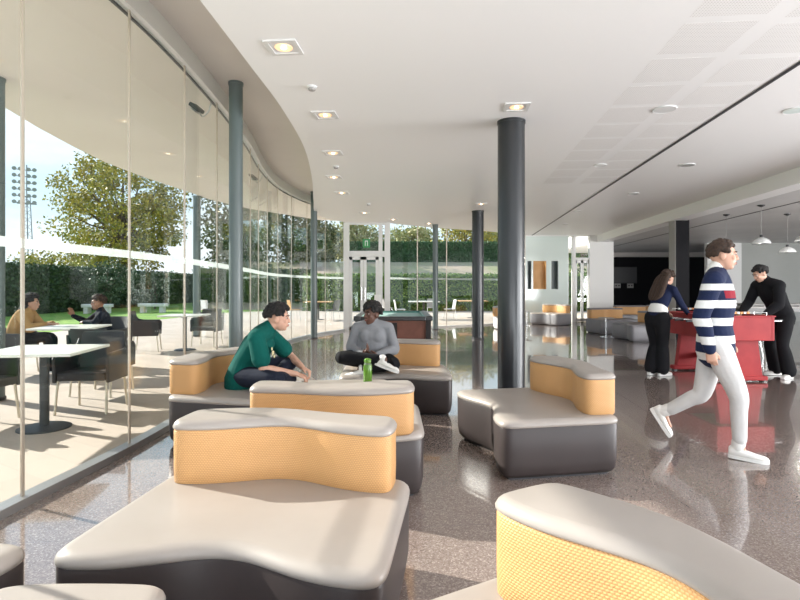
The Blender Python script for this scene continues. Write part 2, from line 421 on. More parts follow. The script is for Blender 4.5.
# glazed double door between
D0,D1,DY=-1.68,-0.36,16.45
mb=MB()
for x in (D0+0.03,D1-0.03): mb.box(x-0.085,x+0.085,DY-0.09,DY+0.09,0,3.33)
mb.box(D1-0.30,D1-0.18,DY-0.05,DY+0.05,0,3.33)
mb.box(D0,D1,DY-0.06,DY+0.06,2.28,2.46)
mb.box(D0,D1,DY-0.04,DY+0.04,3.27,3.33)
door=struct(mb.build('door_1', M['frame'], bevel=0.004))
MB().box(D0+0.1,D1-0.3,DY-0.008,DY+0.008,2.46,3.27).build('transom_glass', M['glass'], door)
for x0,x1 in ((D0+0.12,-1.13),(-1.12,D1-0.30)):
    mb=MB(); mb.box(x0,x0+0.09,DY-0.03,DY+0.03,0.01,2.28); mb.box(x1-0.09,x1,DY-0.03,DY+0.03,0.01,2.28)
    mb.box(x0,x1,DY-0.03,DY+0.03,2.19,2.28); mb.box(x0,x1,DY-0.03,DY+0.03,0.01,0.13)
    lf=mb.build('door_leaf', M['frame'], door)
    MB().box(x0+0.09,x1-0.09,DY-0.006,DY+0.006,0.13,2.19).build('pane', M['glass'], lf)
    hx=x1-0.05 if x0<-1.3 else x0+0.05
    MB().tube((hx,DY-0.07,0.95),(hx,DY-0.07,1.35),0.014).tube((hx,DY-0.07,1.0),(hx,DY-0.02,1.0),0.01).tube((hx,DY-0.07,1.3),(hx,DY-0.02,1.3),0.01).build('door_handle', M['steel'], lf)
# exit sign hanging on the transom
s=empty('exit_sign',(-1.03,DY-0.1,2.56),0,'small green sign with a white doorway pictogram above the glazed door','sign')
MB().box(-0.11,0.11,-0.012,0.012,0,0.26).build('sign_board', M['green_sign'], s)
MB().box(-0.045,0.045,-0.016,-0.012,0.05,0.21).build('doorway_pictogram', M['lampwhite'], s)
MB().box(-0.025,0.025,-0.018,-0.016,0.05,0.185).build('doorway_opening', M['green_sign'], s)

# end wall of pale mint glass, with three recessed openings, then glazed door
mb=MB(); y0,y1=20.5,20.62
xs=[4.75,4.98,5.18,5.26,5.62,5.78,6.05,6.46]
def wbox(a,b,z0,z1): mb.box(a,b,y0,y1,z0,z1)
wbox(4.75,6.46,2.35,3.4); wbox(4.75,6.46,0,1.27)
wbox(4.75,4.9,1.27,2.35); wbox(5.05,5.12,1.27,2.35); wbox(5.62,5.82,1.27,2.35); wbox(6.08,6.46,1.27,2.35)
w=struct(mb.build('wall_end', M['mint_glass']))
for a,b,mm in ((4.9,5.05,'alu'),(5.12,5.62,'wood'),(5.82,6.08,'alu')):
    f=MB(); f.box(a,b,20.7,20.74,1.27,2.35); f.box(a,a+0.02,20.5,20.7,1.27,2.35); f.box(b-0.02,b,20.5,20.7,1.27,2.35)
    f.build('recessed_panel', M['wood'] if mm=='wood' else M['grey_column'], w)
wn+=1
w=struct(MB().box(6.46,6.62,20.53,20.55,0.05,3.4).build(f'window_{wn}', M['glass']))
MB().box(6.46,6.48,20.5,20.58,0,3.4).build('window_mullion', M['frame'], w)
d2=struct(MB().box(6.62,6.74,20.45,20.6,0,3.4).box(7.26,7.62,20.42,20.6,0,3.4).box(6.74,7.26,20.47,20.57,2.38,2.48).build('door_2', M['white']))
lf=MB(); 
for a,b in ((6.76,6.99),(7.01,7.24)):
    lf.box(a,a+0.04,20.49,20.54,0.02,2.38); lf.box(b-0.04,b,20.49,20.54,0.02,2.38); lf.box(a,b,20.49,20.54,0.02,0.14); lf.box(a,b,20.49,20.54,2.28,2.38)
lf=lf.build('door_leaf', M['frame'], d2)
MB().box(6.74,7.26,20.51,20.52,0.1,3.38).build('pane', M['glass'], d2)
struct(MB().box(4.75,7.62,20.4,20.7,3.3,3.9).build('trim_6', M['ceil']))
# pillar and right-hand walls
struct(MB().box(7.62,8.18,20.42,21.4,0,3.08).build('wall_pillar', M['white']))
struct(MB().box(9.9,20,27,27.15,0,3.08).build('wall_back', M['black']))
struct(MB().box(10.1,20,26.7,27,2.86,3.08).build('trim_7', M['soffit']))
struct(MB().prism([(7.9,21.4),(8.15,21.4),(10.2,27.1),(9.95,27.1)],0,3.08).build('wall_side', M['white']))
struct(MB().box(12.1,13.45,21,21.2,0,3.08).build('wall_right', M['white']))
struct(MB().box(13.45,20,21.04,21.2,0,3.08).build('wall_panelled', M['grey_wall']))
# ceiling details
mb=MB()
def sl(y): return 3.53+(y-4.71)*0.097
mb.loft([[V((sl(y)-0.018,y,3.322)),V((sl(y)+0.018,y,3.322)),V((sl(y)+0.018,y,3.331)),V((sl(y)-0.018,y,3.331))] for y in (-3.1,20.4)])
tr=struct(mb.build('trim_8', M['darkseal']))
MB().loft([[V((sl(y)-0.030,y,3.326)),V((sl(y)-0.018,y,3.326)),V((sl(y)-0.018,y,3.331)),V((sl(y)-0.030,y,3.331))] for y in (-3.1,20.4)]).build('slot_edge', M['alu'], tr)
mb=MB(); mb.loft([[V((x-0.012,y,3.072)),V((x+0.012,y,3.072)),V((x+0.012,y,3.081)),V((x-0.012,y,3.081))] for x,y in ((7.6,5),(9.2,24))])
struct(mb.build('trim_9', M['darkseal']))
mb=MB()
for c in range(2):
    for k in range(16):
        y=0.2+k*0.63; x=2.16+c*0.70+(y-4)*0.097
        if c==2 : x+=0.75
        mb.obox((x+0.27,y+0.27,3.3300),(0.54,0.54,0.0012),rz=R(-5.5))
pp=struct(mb.build('ceiling_perforated_boards', M['perf']))

# downlights
def downlight(x,y,z=3.33,lab=''):
    t=empty('ceiling_downlight',(x,y,z),R(-5),lab,'ceiling light','square recessed downlights')
    fr=MB(); r=0.135; w=0.035
    fr.box(-r,r,-r,-r+w,-0.012,0); fr.box(-r,r,r-w,r,-0.012,0); fr.box(-r,-r+w,-r+w,r-w,-0.012,0); fr.box(r-w,r,-r+w,r-w,-0.012,0)
    fr.build('frame', M['frame'], t)
    MB().box(-r+w,r-w,-r+w,r-w,-0.003,0.0).build('backplate', M['lampwhite'], t)
    rf=MB().lathe((0,0,0),[(0.075,-0.004),(0.07,-0.010),(0.03,-0.004),(0.03,-0.0035)],20).build('reflector_ring', M['orange_glow'], t, smooth=True)
    MB().ell((0,0,-0.010),(0.022,0.022,0.008)).build('bulb', M['bulb'], t, smooth=True)
    return t
dl=[(-0.96,4.40,'brushed square downlight nearest the camera, above the curved ceiling edge'),
(-0.86,6.13,'second downlight along the curved ceiling edge, beyond the smoke detector'),
(-0.99,7.87,'third downlight in the row along the curved ceiling edge'),
(-1.19,9.6,'fourth downlight in the row following the curved ceiling edge'),
(-1.22,11.2,'fifth downlight along the curved ceiling edge, near the slim grey columns'),
(-0.95,14.2,'ceiling downlight just before the glazed double door'),
(1.28,5.86,'ceiling downlight glowing orange right beside the near black column top'),
(1.93,12.7,'ceiling downlight glowing beside the far black column top'),
(-0.2,15.6,'ceiling downlight over the far side of the pool table'),
(0.9,16.6,'ceiling downlight above the slim grey-green column by the far glass wall')]
for x,y,l in dl: downlight(x,y,3.33,l)
sm=[(-0.87,5.27,'small round smoke detector between the two nearest downlights'),(-1.05,8.75,'small ceiling detector between the third and fourth downlights'),(-0.75,12.7,'tiny ceiling detector over the pool table, left of the grey columns')]
for x,y,l in sm:
    t=empty('smoke_detector',(x,y,3.33),0,l,'smoke detector','ceiling detectors')
    MB().lathe((0,0,0),[(0.05,0),(0.05,-0.012),(0.04,-0.018)],20).build('base', M['lampwhite'], t, smooth=True)
    MB().lathe((0,0,0),[(0.036,-0.018),(0.034,-0.036),(0.02,-0.042)],20).build('sensor_head', M['plate'], t, smooth=True)
sp_=[(2.94,5.93,0.125,'white','large white round ceiling speaker beside the perforated boards'),(4.42,5.96,0.125,'mint','pale green round ceiling speaker at the right edge of the picture'),
(4.66,8.65,0.12,'plate','grey round ceiling grille just right of the long slot'),(3.25,8.65,0.10,'lampwhite','small round ceiling plate left of the long slot, behind the large white speaker'),
(4.95,11.3,0.11,'plate','grey oval-looking ceiling grille behind the nearer grey one'),(4.6,13.9,0.10,'lampwhite','faint white round ceiling plate beyond the two grey grilles'),
(5.2,16.8,0.10,'plate','farthest small ceiling grille near the end glass wall')]
for x,y,r,c,l in sp_:
    t=empty('ceiling_speaker',(x,y,3.33),0,l,'ceiling speaker','round ceiling fittings')
    mm={'white':'lampwhite','mint':'mint_glass'}.get(c,c)
    MB().lathe((0,0,0),[(r,0),(r,-0.008),(r*0.93,-0.012),(r*0.9,-0.008)],28).build('rim', M['lampwhite'], t, smooth=True)
    MB().lathe((0,0,0),[(r*0.9,0),(r*0.9,-0.009),(0.001,-0.011)],28).build('grille', M[mm], t, smooth=True)
# columns
def column(name,x,y,r,h,m,lab):
    t=empty(name,(x,y,0),0,lab,'column')
    MB().lathe((0,0,0),[(r,0),(r,h)],48).build('shaft', m, t, smooth=True)
    MB().lathe((0,0,0),[(r+0.012,0.0),(r+0.012,0.03),(r+0.001,0.035)],48).build('base_ring', M['darkseal'], t, smooth=True)
    MB().lathe((0,0,0),[(r+0.008,h-0.03),(r+0.008,h)],48).build('top_ring', m, t, smooth=True)
column('round_column',1.33,6.38,0.16,3.33,M['dark_column'],'large charcoal black round column behind the low taupe sofa on the right')
column('round_column',2.03,13.9,0.15,3.33,M['dark_column'],'second charcoal black round column, farther back by the pool table')
column('slender_column',-2.0,6.5,0.082,3.84,M['grey_column'],'thick-looking grey-green round column beside the young man in green')
column('slender_column',-2.25,13.95,0.085,3.84,M['grey_column'],'slim grey-green column near the curved glass, beyond the young man')
column('slender_column',1.12,16.9,0.085,3.33,M['grey_column'],'slim grey-green column just inside the far glass wall, right of the pool table')
column('terrace_column',-4.86,6.4,0.10,3.86,M['grey_column'],'grey-blue terrace column at the left edge of the picture')
column('terrace_column',-5.6,14.7,0.10,3.86,M['grey_column'],'grey-blue terrace column outside behind the woven chairs')
t=empty('square_column',(7.27,13.95,0),0,'square black column with a pale grey side behind the red football table','column')
MB().box(-0.17,0.18,-0.22,0.12,0,3.08).build('shaft', M['black'], t, bevel=0.004)
MB().box(-0.176,-0.17,-0.22,0.12,0,3.08).build('grey_facing', M['plate'], t)
# floodlights fixed outside on the glass wall
for (x,y,l) in ((-2.55,6.75,'small grey spotlight on a bent arm hanging outside the curved glass'),(-3.0,11.0,'tiny dark spotlight outside the glass near the slim column')):
    t=empty('outdoor_spotlight',(x,y,3.86),R(-20),l,'spotlight')
    MB().sweep([(0.2,0,0),(0.2,0,-0.16),(0.16,0,-0.30),(0.06,0,-0.36),(0,0,-0.26)],[0.010]*5,side=(0,1,0),n=8).build('arm', M['alu'], t, smooth=True)
    MB().obox((-0.03,0,-0.24),(0.17,0.13,0.05),ry=R(38)).build('lamp_body', M['iron'], t, bevel=0.012)
    MB().obox((-0.055,0,-0.275),(0.13,0.10,0.006),ry=R(38)).build('lamp_glass', M['lampwhite'], t)

# ================================================================== SOFAS
def lapsmooth(pts,h,it):
    n=max(24,int(sum(math.dist(a,b) for a,b in zip(pts,pts[1:]+pts[:1]))/h))
    # resample closed
    cum=[0]; P=pts+[pts[0]]
    for a,b in zip(P,P[1:]): cum.append(cum[-1]+math.dist(a,b))
    out=[];j=0
    for k in range(n):
        d=cum[-1]*k/n
        while cum[j+1]<d: j+=1
        u=(d-cum[j])/(cum[j+1]-cum[j]); a,b=P[j],P[j+1]; out.append((a[0]+(b[0]-a[0])*u,a[1]+(b[1]-a[1])*u))
    for _ in range(it):
        out=[((out[i-1][0]+2*out[i][0]+out[(i+1)%n][0])/4,(out[i-1][1]+2*out[i][1]+out[(i+1)%n][1])/4) for i in range(n)]
    return out
def bump(x,c,w): return math.exp(-((x-c)/w)**2)
def inset(ring,d):
    if d>0.02:
        r=inset(ring,0.02); r=[((r[i-1][0]+2*r[i][0]+r[(i+1)%len(r)][0])/4,(r[i-1][1]+2*r[i][1]+r[(i+1)%len(r)][1])/4) for i in range(len(r))]
        return inset(r,d-0.02)
    n=len(ring);out=[]
    for i in range(n):
        x0,y0=ring[i-1];x1,y1=ring[(i+1)%n]; t=math.hypot(x1-x0,y1-y0)
        nx,ny=-(y1-y0)/t,(x1-x0)/t
        out.append((ring[i][0]+nx*d,ring[i][1]+ny*d))
    return out
def seat_outline(W=1.19,D0=-0.50,dip=0.15,back=0.40,bb=0.10):
    n=30; h=W/2
    fr=[(-h+W*i/n, D0+dip*bump(-h+W*i/n,0.0,0.27)) for i in range(n+1)]
    bk=[(h-W*i/n, back+bb*bump(h-W*i/n,-0.12,0.33)) for i in range(n+1)]
    return lapsmooth(fr+bk,0.02,22)
def back_outline(W=1.06):
    n=30; h=W/2
    fr=[(-h+W*i/n, 0.165+0.135*bump(-h+W*i/n,0.0,0.26)) for i in range(n+1)]
    bk=[(h-W*i/n, 0.415+0.11*bump(h-W*i/n,-0.14,0.34)) for i in range(n+1)]
    return lapsmooth(fr+bk,0.02,14)
def shell(ring, prof, cap_top=True):
    rings=[[V((x,y,z)) for x,y in (inset(ring,d) if d else ring)] for z,d in prof]
    mb=MB(); mb.loft(rings); return mb
def uvwrap(o, ring):
    me=o.data; n=len(ring); cum=[0]
    P=ring+[ring[0]]
    for a,b in zip(P,P[1:]): cum.append(cum[-1]+math.dist(a,b))
    uvl=me.uv_layers.new(name='UVMap')
    for p in me.polygons:
        ids=[me.loops[l].vertex_index%n for l in p.loop_indices]
        wrap=(0 in ids) and (n-1 in ids)
        for l,i in zip(p.loop_indices,ids):
            u=cum[n] if (wrap and i==0) else cum[i]
            uvl.data[l].uv=(u, me.vertices[me.loops[l].vertex_index].co.z)
def make_sofa(label, loc, deg, group, back=True, base='dark_vinyl', W=1.19, D0=-0.50, dip=0.15, cat='sofa', top='taupe', name='lounge_sofa', backD=0.40, bb=0.10):
    t=empty(name,(loc[0],loc[1],0),R(deg),label,cat,group)
    so_=seat_outline(W,D0,dip,backD,bb)
    shell(so_,[(0.02,0.035),(0.05,0.012),(0.12,0.0),(0.36,-0.002),(0.372,0.002)]).build('seat_base', M[base], t, smooth=True, flat_angle=R(60))
    shell(so_,[(0.0,0.06),(0.025,0.06)]).build('plinth', M['darkseal'], t)
    shell(so_,[(0.370,0.003),(0.376,-0.004),(0.390,-0.006),(0.403,-0.001),(0.413,0.010),(0.420,0.022),(0.424,0.036),(0.425,0.050)]).build('seat_cushion', M[top], t, smooth=True, flat_angle=R(80))
    if back:
        bo=back_outline()
        o=shell(bo,[(0.415,0.012),(0.43,0.002),(0.50,0.0),(0.60,0.0),(0.668,0.0),(0.678,0.003)]).build('backrest', M['orange'], t, smooth=True, flat_angle=R(80))
        uvwrap(o,bo)
        shell(bo,[(0.676,0.004),(0.682,-0.004),(0.692,-0.005),(0.704,0.002),(0.714,0.012),(0.720,0.024),(0.722,0.036)]).build('backrest_cap', M[top], t, smooth=True, flat_angle=R(80))
    return t
G='taupe and orange lounge sofas'
make_sofa('large taupe sofa in the foreground with an orange backrest, centre left',(-0.585,2.27),-7,G)
make_sofa('orange-backed sofa seen from behind, right behind the large foreground one',(-0.445,3.80),181,G)
make_sofa('sofa by the glass wall that the young man in green sits on',(-1.47,5.04),77,G)
make_sofa('sofa that the woman in the grey top sits on',(-0.05,6.03),1,G)
make_sofa('low sofa on the right beside the near black column, orange back facing left',(1.09,4.33),-80,G)
make_sofa('sofa cut off by the bottom right corner, sunlit orange backrest towards the camera',(0.375,1.085),-61,G)
make_sofa('dark based seat cut off by the left edge of the picture',(-1.90,1.42),82,G,back=False,cat='seat')
make_sofa('backless seat between the seated pair, green bottle standing on it',(-0.50,4.9),5,G,back=False,cat='seat',W=0.86,D0=-0.45,dip=0.05,backD=0.45,bb=0.02,name='lounge_stool')
make_sofa('pale backless seat peeking in at the bottom edge, in front of the large sofa',(-0.97,1.17),3,G,back=False,cat='seat',W=0.56,D0=-0.5,dip=0.0,backD=0.50,bb=0.03,name='lounge_stool')
GF='grey and orange lounge sofas at the far end'
make_sofa('grey sofa with orange back standing alone by the pale mint glass wall',(5.45,19.2),-50,GF,base='grey_vinyl')
make_sofa('light sofa half hidden behind the far black column, by the glass wall',(3.55,17.4),80,GF,base='white')
make_sofa('low grey sofa closest to the woman with long hair',(6.12,13.6),-88,GF,base='grey_vinyl',top='grey_vinyl')
make_sofa('wide grey sofa with long orange back in front of the white pillar',(6.2,15.7),10,GF,base='grey_vinyl',top='grey_vinyl')
make_sofa('orange-backed sofa by the black wall, left one of the rear pair',(7.85,18.6),183,GF,base='grey_vinyl',top='grey_vinyl')
make_sofa('orange-backed sofa by the black wall, right one of the rear pair',(9.15,18.9),178,GF,base='grey_vinyl',top='grey_vinyl')
# slim side tables
for x,y,l in ((4.42,18.6,'thin grey side table left of the lone grey sofa'),(5.62,14.55,'thin chrome side table in front of the wide grey sofa')):
    t=empty('side_table',(x,y,0),0,l,'side table','slim side tables')
    MB().lathe((0,0,0),[(0.16,0),(0.16,0.012),(0.02,0.016)],24).build('base', M['steel'], t, smooth=True)
    MB().tube((0,0,0.01),(0,0,0.5),0.018).build('post', M['steel'], t, smooth=True)
    MB().lathe((0,0,0),[(0.2,0.5),(0.2,0.515)],28).build('tabletop', M['plate'], t, smooth=True)
# ================================================================== INDOOR FURNITURE
# pool table
t=empty('pool_table',(-0.12,10.45,0),0,'pool table with green cloth and reddish brown sides behind the seated woman','pool table')
MB().box(-0.58,0.58,-1.05,1.05,0.78,0.80).build('playing_cloth', M['cloth'], t)
mb=MB()
for x in (-0.63,0.63): mb.box(x-0.06,x+0.06,-1.17,1.17,0.76,0.835)
for y in (-1.11,1.11): mb.box(-0.57,0.57,y-0.06,y+0.06,0.76,0.835)
mb.build('rail', M['pool_black'], t, bevel=0.012)
mb=MB()
for x in (-0.555,0.555): mb.box(x-0.02,x+0.02,-1.05,1.05,0.80,0.828)
for y in (-1.035,1.035): mb.box(-0.55,0.55,y-0.02,y+0.02,0.80,0.828)
mb.build('cushion', M['cloth'], t)
mb=MB(); mb.loft([[V((sx*w,sy*d,z)) for sx,sy in ((-1,-1),(1,-1),(1,1),(-1,1))] for z,w,d in ((0.36,0.56,1.06),(0.76,0.64,1.14))]); mb.build('cabinet', M['pool_wood'], t)
MB().obox((-0.13,-1.11,0.58),(0.40,0.03,0.30),rx=R(11)).build('coin_door', M['pool_black'], t)
MB().tube((-0.02,-1.14,0.58),(-0.02,-1.155,0.58),0.018).build('door_lock', M['steel'], t)
for sx in (-1,1):
    MB().obox((sx*0.615,-1.125,0.60),(0.09,0.05,0.36),rx=R(11)).build('corner_trim', M['pool_black'], t)
for sx in (-1,1):
    for sy in (-1,1):
        MB().loft([[V((sx*0.44+a*w,sy*0.86+b*w,z)) for a,b in ((-1,-1),(1,-1),(1,1),(-1,1))] for z,w in ((0,0.06),(0.36,0.09))]).build('leg', M['pool_black'], t)
        MB().lathe((sx*0.63,sy*1.11,0.836),[(0.06,0),(0.055,0.003),(0.0,0.003)],16).build('corner_pocket', M['darkseal'], t)
# football table
t=empty('football_table',(4.82,8.15,0),0,'red football table between the two standing players','football table')
mb=MB(); w,d=0.40,0.72
mb.box(-w,-w+0.04,-d,d,0.60,0.93); mb.box(w-0.04,w,-d,d,0.60,0.93); mb.box(-w+0.04,w-0.04,-d,-d+0.04,0.60,0.93); mb.box(-w+0.04,w-0.04,d-0.04,d,0.60,0.93)
mb.build('cabinet', M['red'], t, bevel=0.006)
MB().box(-w+0.04,w-0.04,-d+0.04,d-0.04,0.74,0.76).build('playing_field', M['green_sign'], t)
MB().box(-w-0.012,-w+0.05,-d-0.01,d+0.01,0.93,0.95).box(w-0.05,w+0.012,-d-0.01,d+0.01,0.93,0.95).box(-w+0.05,w-0.05,-d-0.01,-d+0.05,0.93,0.95).box(-w+0.05,w-0.05,d-0.05,d+0.01,0.93,0.95).build('top_rim', M['red'], t, bevel=0.004)
for sy in (-1,1):
    mb=MB(); mb.loft([[V((sx*wx,sy*0.52+b*0.05,z)) for sx,b in ((-1,-1),(1,-1),(1,1),(-1,1))] for z,wx in ((0.06,0.34),(0.60,0.27))])
    lg=mb.build('leg', M['red'], t, bevel=0.006)
    MB().box(-0.40,0.40,sy*0.52-0.075,sy*0.52+0.075,0.02,0.085).build('foot_bar', M['red'], lg, bevel=0.015)
    for sx in (-1,1): MB().tube((sx*0.36,sy*0.52,0),(sx*0.36,sy*0.52,0.025),0.04).build('rubber_foot', M['pool_black'], lg)
MB().box(-0.03,0.03,-0.47,0.47,0.22,0.30).build('stretcher', M['red'], t)
for k in range(8):
    y=-0.55+k*1.1/7; sd=1 if k%2 else -1
    r=MB().tube((-0.62-0.06*(sd<0),y,0.865),(0.62+0.06*(sd>0),y,0.865),0.008).build('rod', M['steel'], t, smooth=True)
    MB().tube((sd*0.62,y,0.865),(sd*0.74,y,0.865),0.018).build('handle', M['pool_black'], r, smooth=True)
    n=(1,2,3,5,5,3,2,1)[k]
    for q in range(n):
        x=(q-(n-1)/2)*0.13
        MB().box(x-0.014,x+0.014,y-0.010,y+0.010,0.78,0.90).ell((x,y,0.912),0.015,n=8,m=6).build('figure', M['screen'] if sd>0 else M['lampwhite'], r)
for sy in (-1,1):
    sc_=MB().tube((-0.3,sy*(d-0.02),0.99),(0.3,sy*(d-0.02),0.99),0.004); 
    for q in (-0.3,0.3): sc_.tube((q,sy*(d-0.02),0.95),(q,sy*(d-0.02),0.99),0.004)
    so2=sc_.build('score_wire', M['steel'], t)
    for q in range(6): MB().box(-0.2+q*0.045,-0.17+q*0.045,sy*(d-0.02)-0.012,sy*(d-0.02)+0.012,0.976,1.004).build('score_bead', M['orange_plain'] if q%2 else M['lampwhite'], so2)
# pendants
for x,y,z,l in ((7.62,11.25,2.32,'left one of the white glass pendant lamps over the bar tables'),(9.15,12.6,2.22,'lowest looking white glass pendant lamp, right of the bending man'),(8.28,10.9,2.34,'white glass pendant lamp cut by the right edge of the picture')):
    t=empty('pendant_lamp',(x,y,3.08),0,l,'pendant lamp','white glass pendant lamps')
    MB().lathe((0,0,0),[(0.07,0),(0.068,-0.02),(0.02,-0.045)],20).build('ceiling_rose', M['pool_black'], t, smooth=True)
    MB().tube((0,0,-0.02),(0,0,z-3.08+0.1),0.004,n=6).build('cable', M['plate'], t)
    MB().lathe((0,0,z-3.08),[(0.175,-0.06),(0.172,-0.03),(0.14,0.02),(0.07,0.065),(0.035,0.08),(0.03,0.078),(0.065,0.058),(0.13,0.013),(0.165,-0.035),(0.168,-0.06)],32).build('lamp_shade', M['lampwhite'], t, smooth=True)
    MB().tube((0,0,z-3.08+0.075),(0,0,z-3.08+0.13),0.03).build('lamp_cap', M['pool_black'], t)
for x,y,l in ((7.77,12.7,'black ceiling rose left of the pendant lamps, behind the walker'),):
    t=empty('ceiling_rose',(x,y,3.08),0,l,'ceiling rose')
    MB().lathe((0,0,0),[(0.07,0),(0.068,-0.02),(0.02,-0.045)],20).build('cover', M['pool_black'], t, smooth=True)
    MB().tube((0,0,-0.03),(0,0,-0.75),0.003,n=6).build('cable', M['plate'], t)
    MB().ell((0,0,-0.77),0.03).build('bulb_socket', M['pool_black'], t, smooth=True)
# bar tables with chrome legs
for x,y,l in ((8.9,12.6,'dark topped bar table with chrome legs behind the bending man'),(10.6,14.8,'rear dark topped bar table at the right edge')):
    t=empty('bar_table',(x,y,0),0,l,'table','dark topped bar tables')
    MB().box(-1.1,1.1,-0.35,0.35,0.86,0.90).build('tabletop', M['plate'], t, bevel=0.006)
    MB().box(-1.05,1.05,-0.3,0.3,0.78,0.86).build('apron', M['pool_black'], t)
    for sx in (-1,1):
        for sy in (-1,1):
            MB().tube((sx*0.95,sy*0.25,0),(sx*0.95,sy*0.25,0.78),0.028).build('leg', M['steel'], t, smooth=True)
            MB().lathe((sx*0.95,sy*0.25,0),[(0.07,0),(0.07,0.015),(0.03,0.03)],16).build('foot', M['pool_black'], t)
for x,y,l in ((6.75,10.3,'chrome legged stool behind the football table'),(7.45,10.9,'second chrome legged stool behind the football table')):
    t=empty('bar_stool',(x,y,0),R(20),l,'stool','chrome legged stools')
    MB().lathe((0,0,0),[(0.17,0.70),(0.18,0.72),(0.175,0.75),(0.10,0.76)],24).build('seat', M['pool_black'], t, smooth=True)
    for a in range(4):
        c,s_=math.cos(R(45+90*a)),math.sin(R(45+90*a))
        MB().tube((c*0.10,s_*0.10,0.70),(c*0.22,s_*0.22,0),0.011).build('leg', M['steel'], t, smooth=True)
    mb=MB(); 
    for a in range(4):
        p=[(math.cos(R(45+90*q))*0.18,math.sin(R(45+90*q))*0.18,0.24) for q in (a,a+1)]
        mb.tube(p[0],p[1],0.008,n=8)
    mb.build('footrest', M['steel'], t, smooth=True)
# television and sockets
t=empty('wall_screen',(11.25,26.99,1.95),0,'dark flat screen mounted on the black wall','screen')
MB().box(-0.72,0.72,-0.07,0,-0.42,0.42).build('casing', M['pool_black'], t, bevel=0.01)
MB().box(-0.69,0.69,-0.075,-0.07,-0.39,0.39).build('panel', mat('reflecting_screen',(0.10,0.10,0.105),0.25), t)
for x,l in ((11.0,'left grey socket plate below the wall screen'),(11.65,'right grey socket plate below the wall screen')):
    t=empty('socket_plate',(x,26.985,1.42),0,l,'socket','socket plates under the screen')
    MB().box(-0.16,0.16,-0.02,0.012,-0.12,0.12).build('plate', M['plate'], t, bevel=0.005)
    for q in (-0.07,0.07): MB().tube((q,-0.026,0),(q,-0.019,0),0.035).build('socket', M['screen'], t)
# white pedestal box beside the glazed door
t=empty('info_stand',(-0.66,15.9,0),0,'slim white box shaped stand by the glazed door','stand')
MB().box(-0.10,0.10,-0.06,0.06,0.02,1.12).build('casing', M['white'], t, bevel=0.012)
MB().box(-0.13,0.13,-0.09,0.09,0,0.02).build('base', M['plate'], t)
# green bottle
t=empty('drinks_bottle',(-0.315,5.20,0.424),0,'lime green bottle with dark collar standing on the backless seat','bottle')
MB().lathe((0,0,0),[(0.038,0),(0.043,0.006),(0.043,0.15),(0.038,0.17)],28).build('body', M['bottle'], t, smooth=True)
MB().lathe((0,0,0),[(0.038,0.168),(0.032,0.185),(0.030,0.192)],28).build('collar', M['bottle_dark'], t, smooth=True)
MB().lathe((0,0,0),[(0.032,0.190),(0.035,0.195),(0.035,0.218),(0.026,0.230),(0.006,0.232)],28).build('cap', M['bottle'], t, smooth=True)

# ================================================================== TERRACE
def make_table(name,label,loc,deg,size=0.86,top='tabletop',h=0.75,group=None,base='iron'):
    t=empty(name,(loc[0],loc[1],-0.015),R(deg),label,'table',group)
    h+=0.015; s=size/2
    MB().box(-s,s,-s,s,h-0.028,h).build('tabletop', M[top], t, bevel=0.006)
    MB().tube((0,0,0.02),(0,0,h-0.03),0.042,n=20).build('post', M[base], t, smooth=True)
    MB().lathe((0,0,0),[(0.23,0),(0.23,0.012),(0.20,0.022),(0.05,0.034)],36).build('base', M[base], t, smooth=True)
    MB().box(-0.2,0.2,-0.03,0.03,h-0.05,h-0.028).box(-0.03,0.03,-0.2,0.2,h-0.05,h-0.028).build('bracket', M[base], t)
    return t
GT='white square terrace tables'
make_table('terrace_table','white square cafe table nearest outside, on a round dark base',(-3.44,5.16),7,group=GT)
make_table('terrace_table','white square cafe table between the two people outside',(-5.02,8.15),9,group=GT)
make_table('terrace_table','white square cafe table with two empty woven chairs',(-4.66,11.55),4,group=GT)
def make_armchair(label,loc,deg,m='rattan',group='dark woven terrace armchairs'):
    """faces local +Y"""
    t=empty('terrace_armchair',(loc[0],loc[1],-0.015),R(deg),label,'chair',group)
    MB().sweep([(-0.25,-0.20,0.50),(-0.20,-0.25,0.49),(0,-0.27,0.49),(0.20,-0.25,0.49),(0.25,-0.20,0.50)],[(0.014,0.07)]*5,side=(0,1,0),n=10).build('back_rail', M[m], t, smooth=True)
    # back panel, leaning
    mb=MB(); rings=[]
    for z,y,wd in ((0.40,-0.22,0.22),(0.55,-0.245,0.235),(0.70,-0.275,0.24),(0.82,-0.305,0.235),(0.85,-0.312,0.225)):
        r=[]
        for i in range(9):
            u=-1+2*i/8; r.append(V((u*wd,y+0.05*u*u,z)))
        for i in range(9):
            u=1-2*i/8; r.append(V((u*wd,y+0.05*u*u-0.032,z)))
        rings.append(r)
    mb.loft(rings); mb.build('backrest', M[m], t, smooth=True, flat_angle=R(40))
    MB().box(-0.25,0.25,-0.23,0.25,0.36,0.45).build('seat', M[m], t, bevel=0.02)
    for s in (-1,1):
        pr=[(-0.25,0.34),(0.25,0.34),(0.26,0.60),(0.22,0.655),(-0.10,0.66),(-0.20,0.68),(-0.28,0.78)]
        x0,x1=(s*0.255,s*0.295) if s>0 else (s*0.295,s*0.255)
        MB().loft([[V((x,y,z)) for y,z in pr] for x in (x0,x1)]).build('armrest', M[m], t, bevel=0.012)
    for sx in (-1,1):
        for sy in (-1,1):
            MB().tube((sx*0.25,sy*0.215,0.36),(sx*0.265,sy*0.25,0),0.013,n=10).build('leg', M['chair_leg'], t, smooth=True)
    return t
make_armchair('dark woven armchair tucked under the far side of the nearest cafe table',(-3.42,5.93),184)
make_armchair('dark woven armchair back to back with the one at the nearest table',(-3.82,6.85),-4)
make_armchair('dark woven armchair at the left picture edge beside the nearest table',(-4.22,5.30),-88)
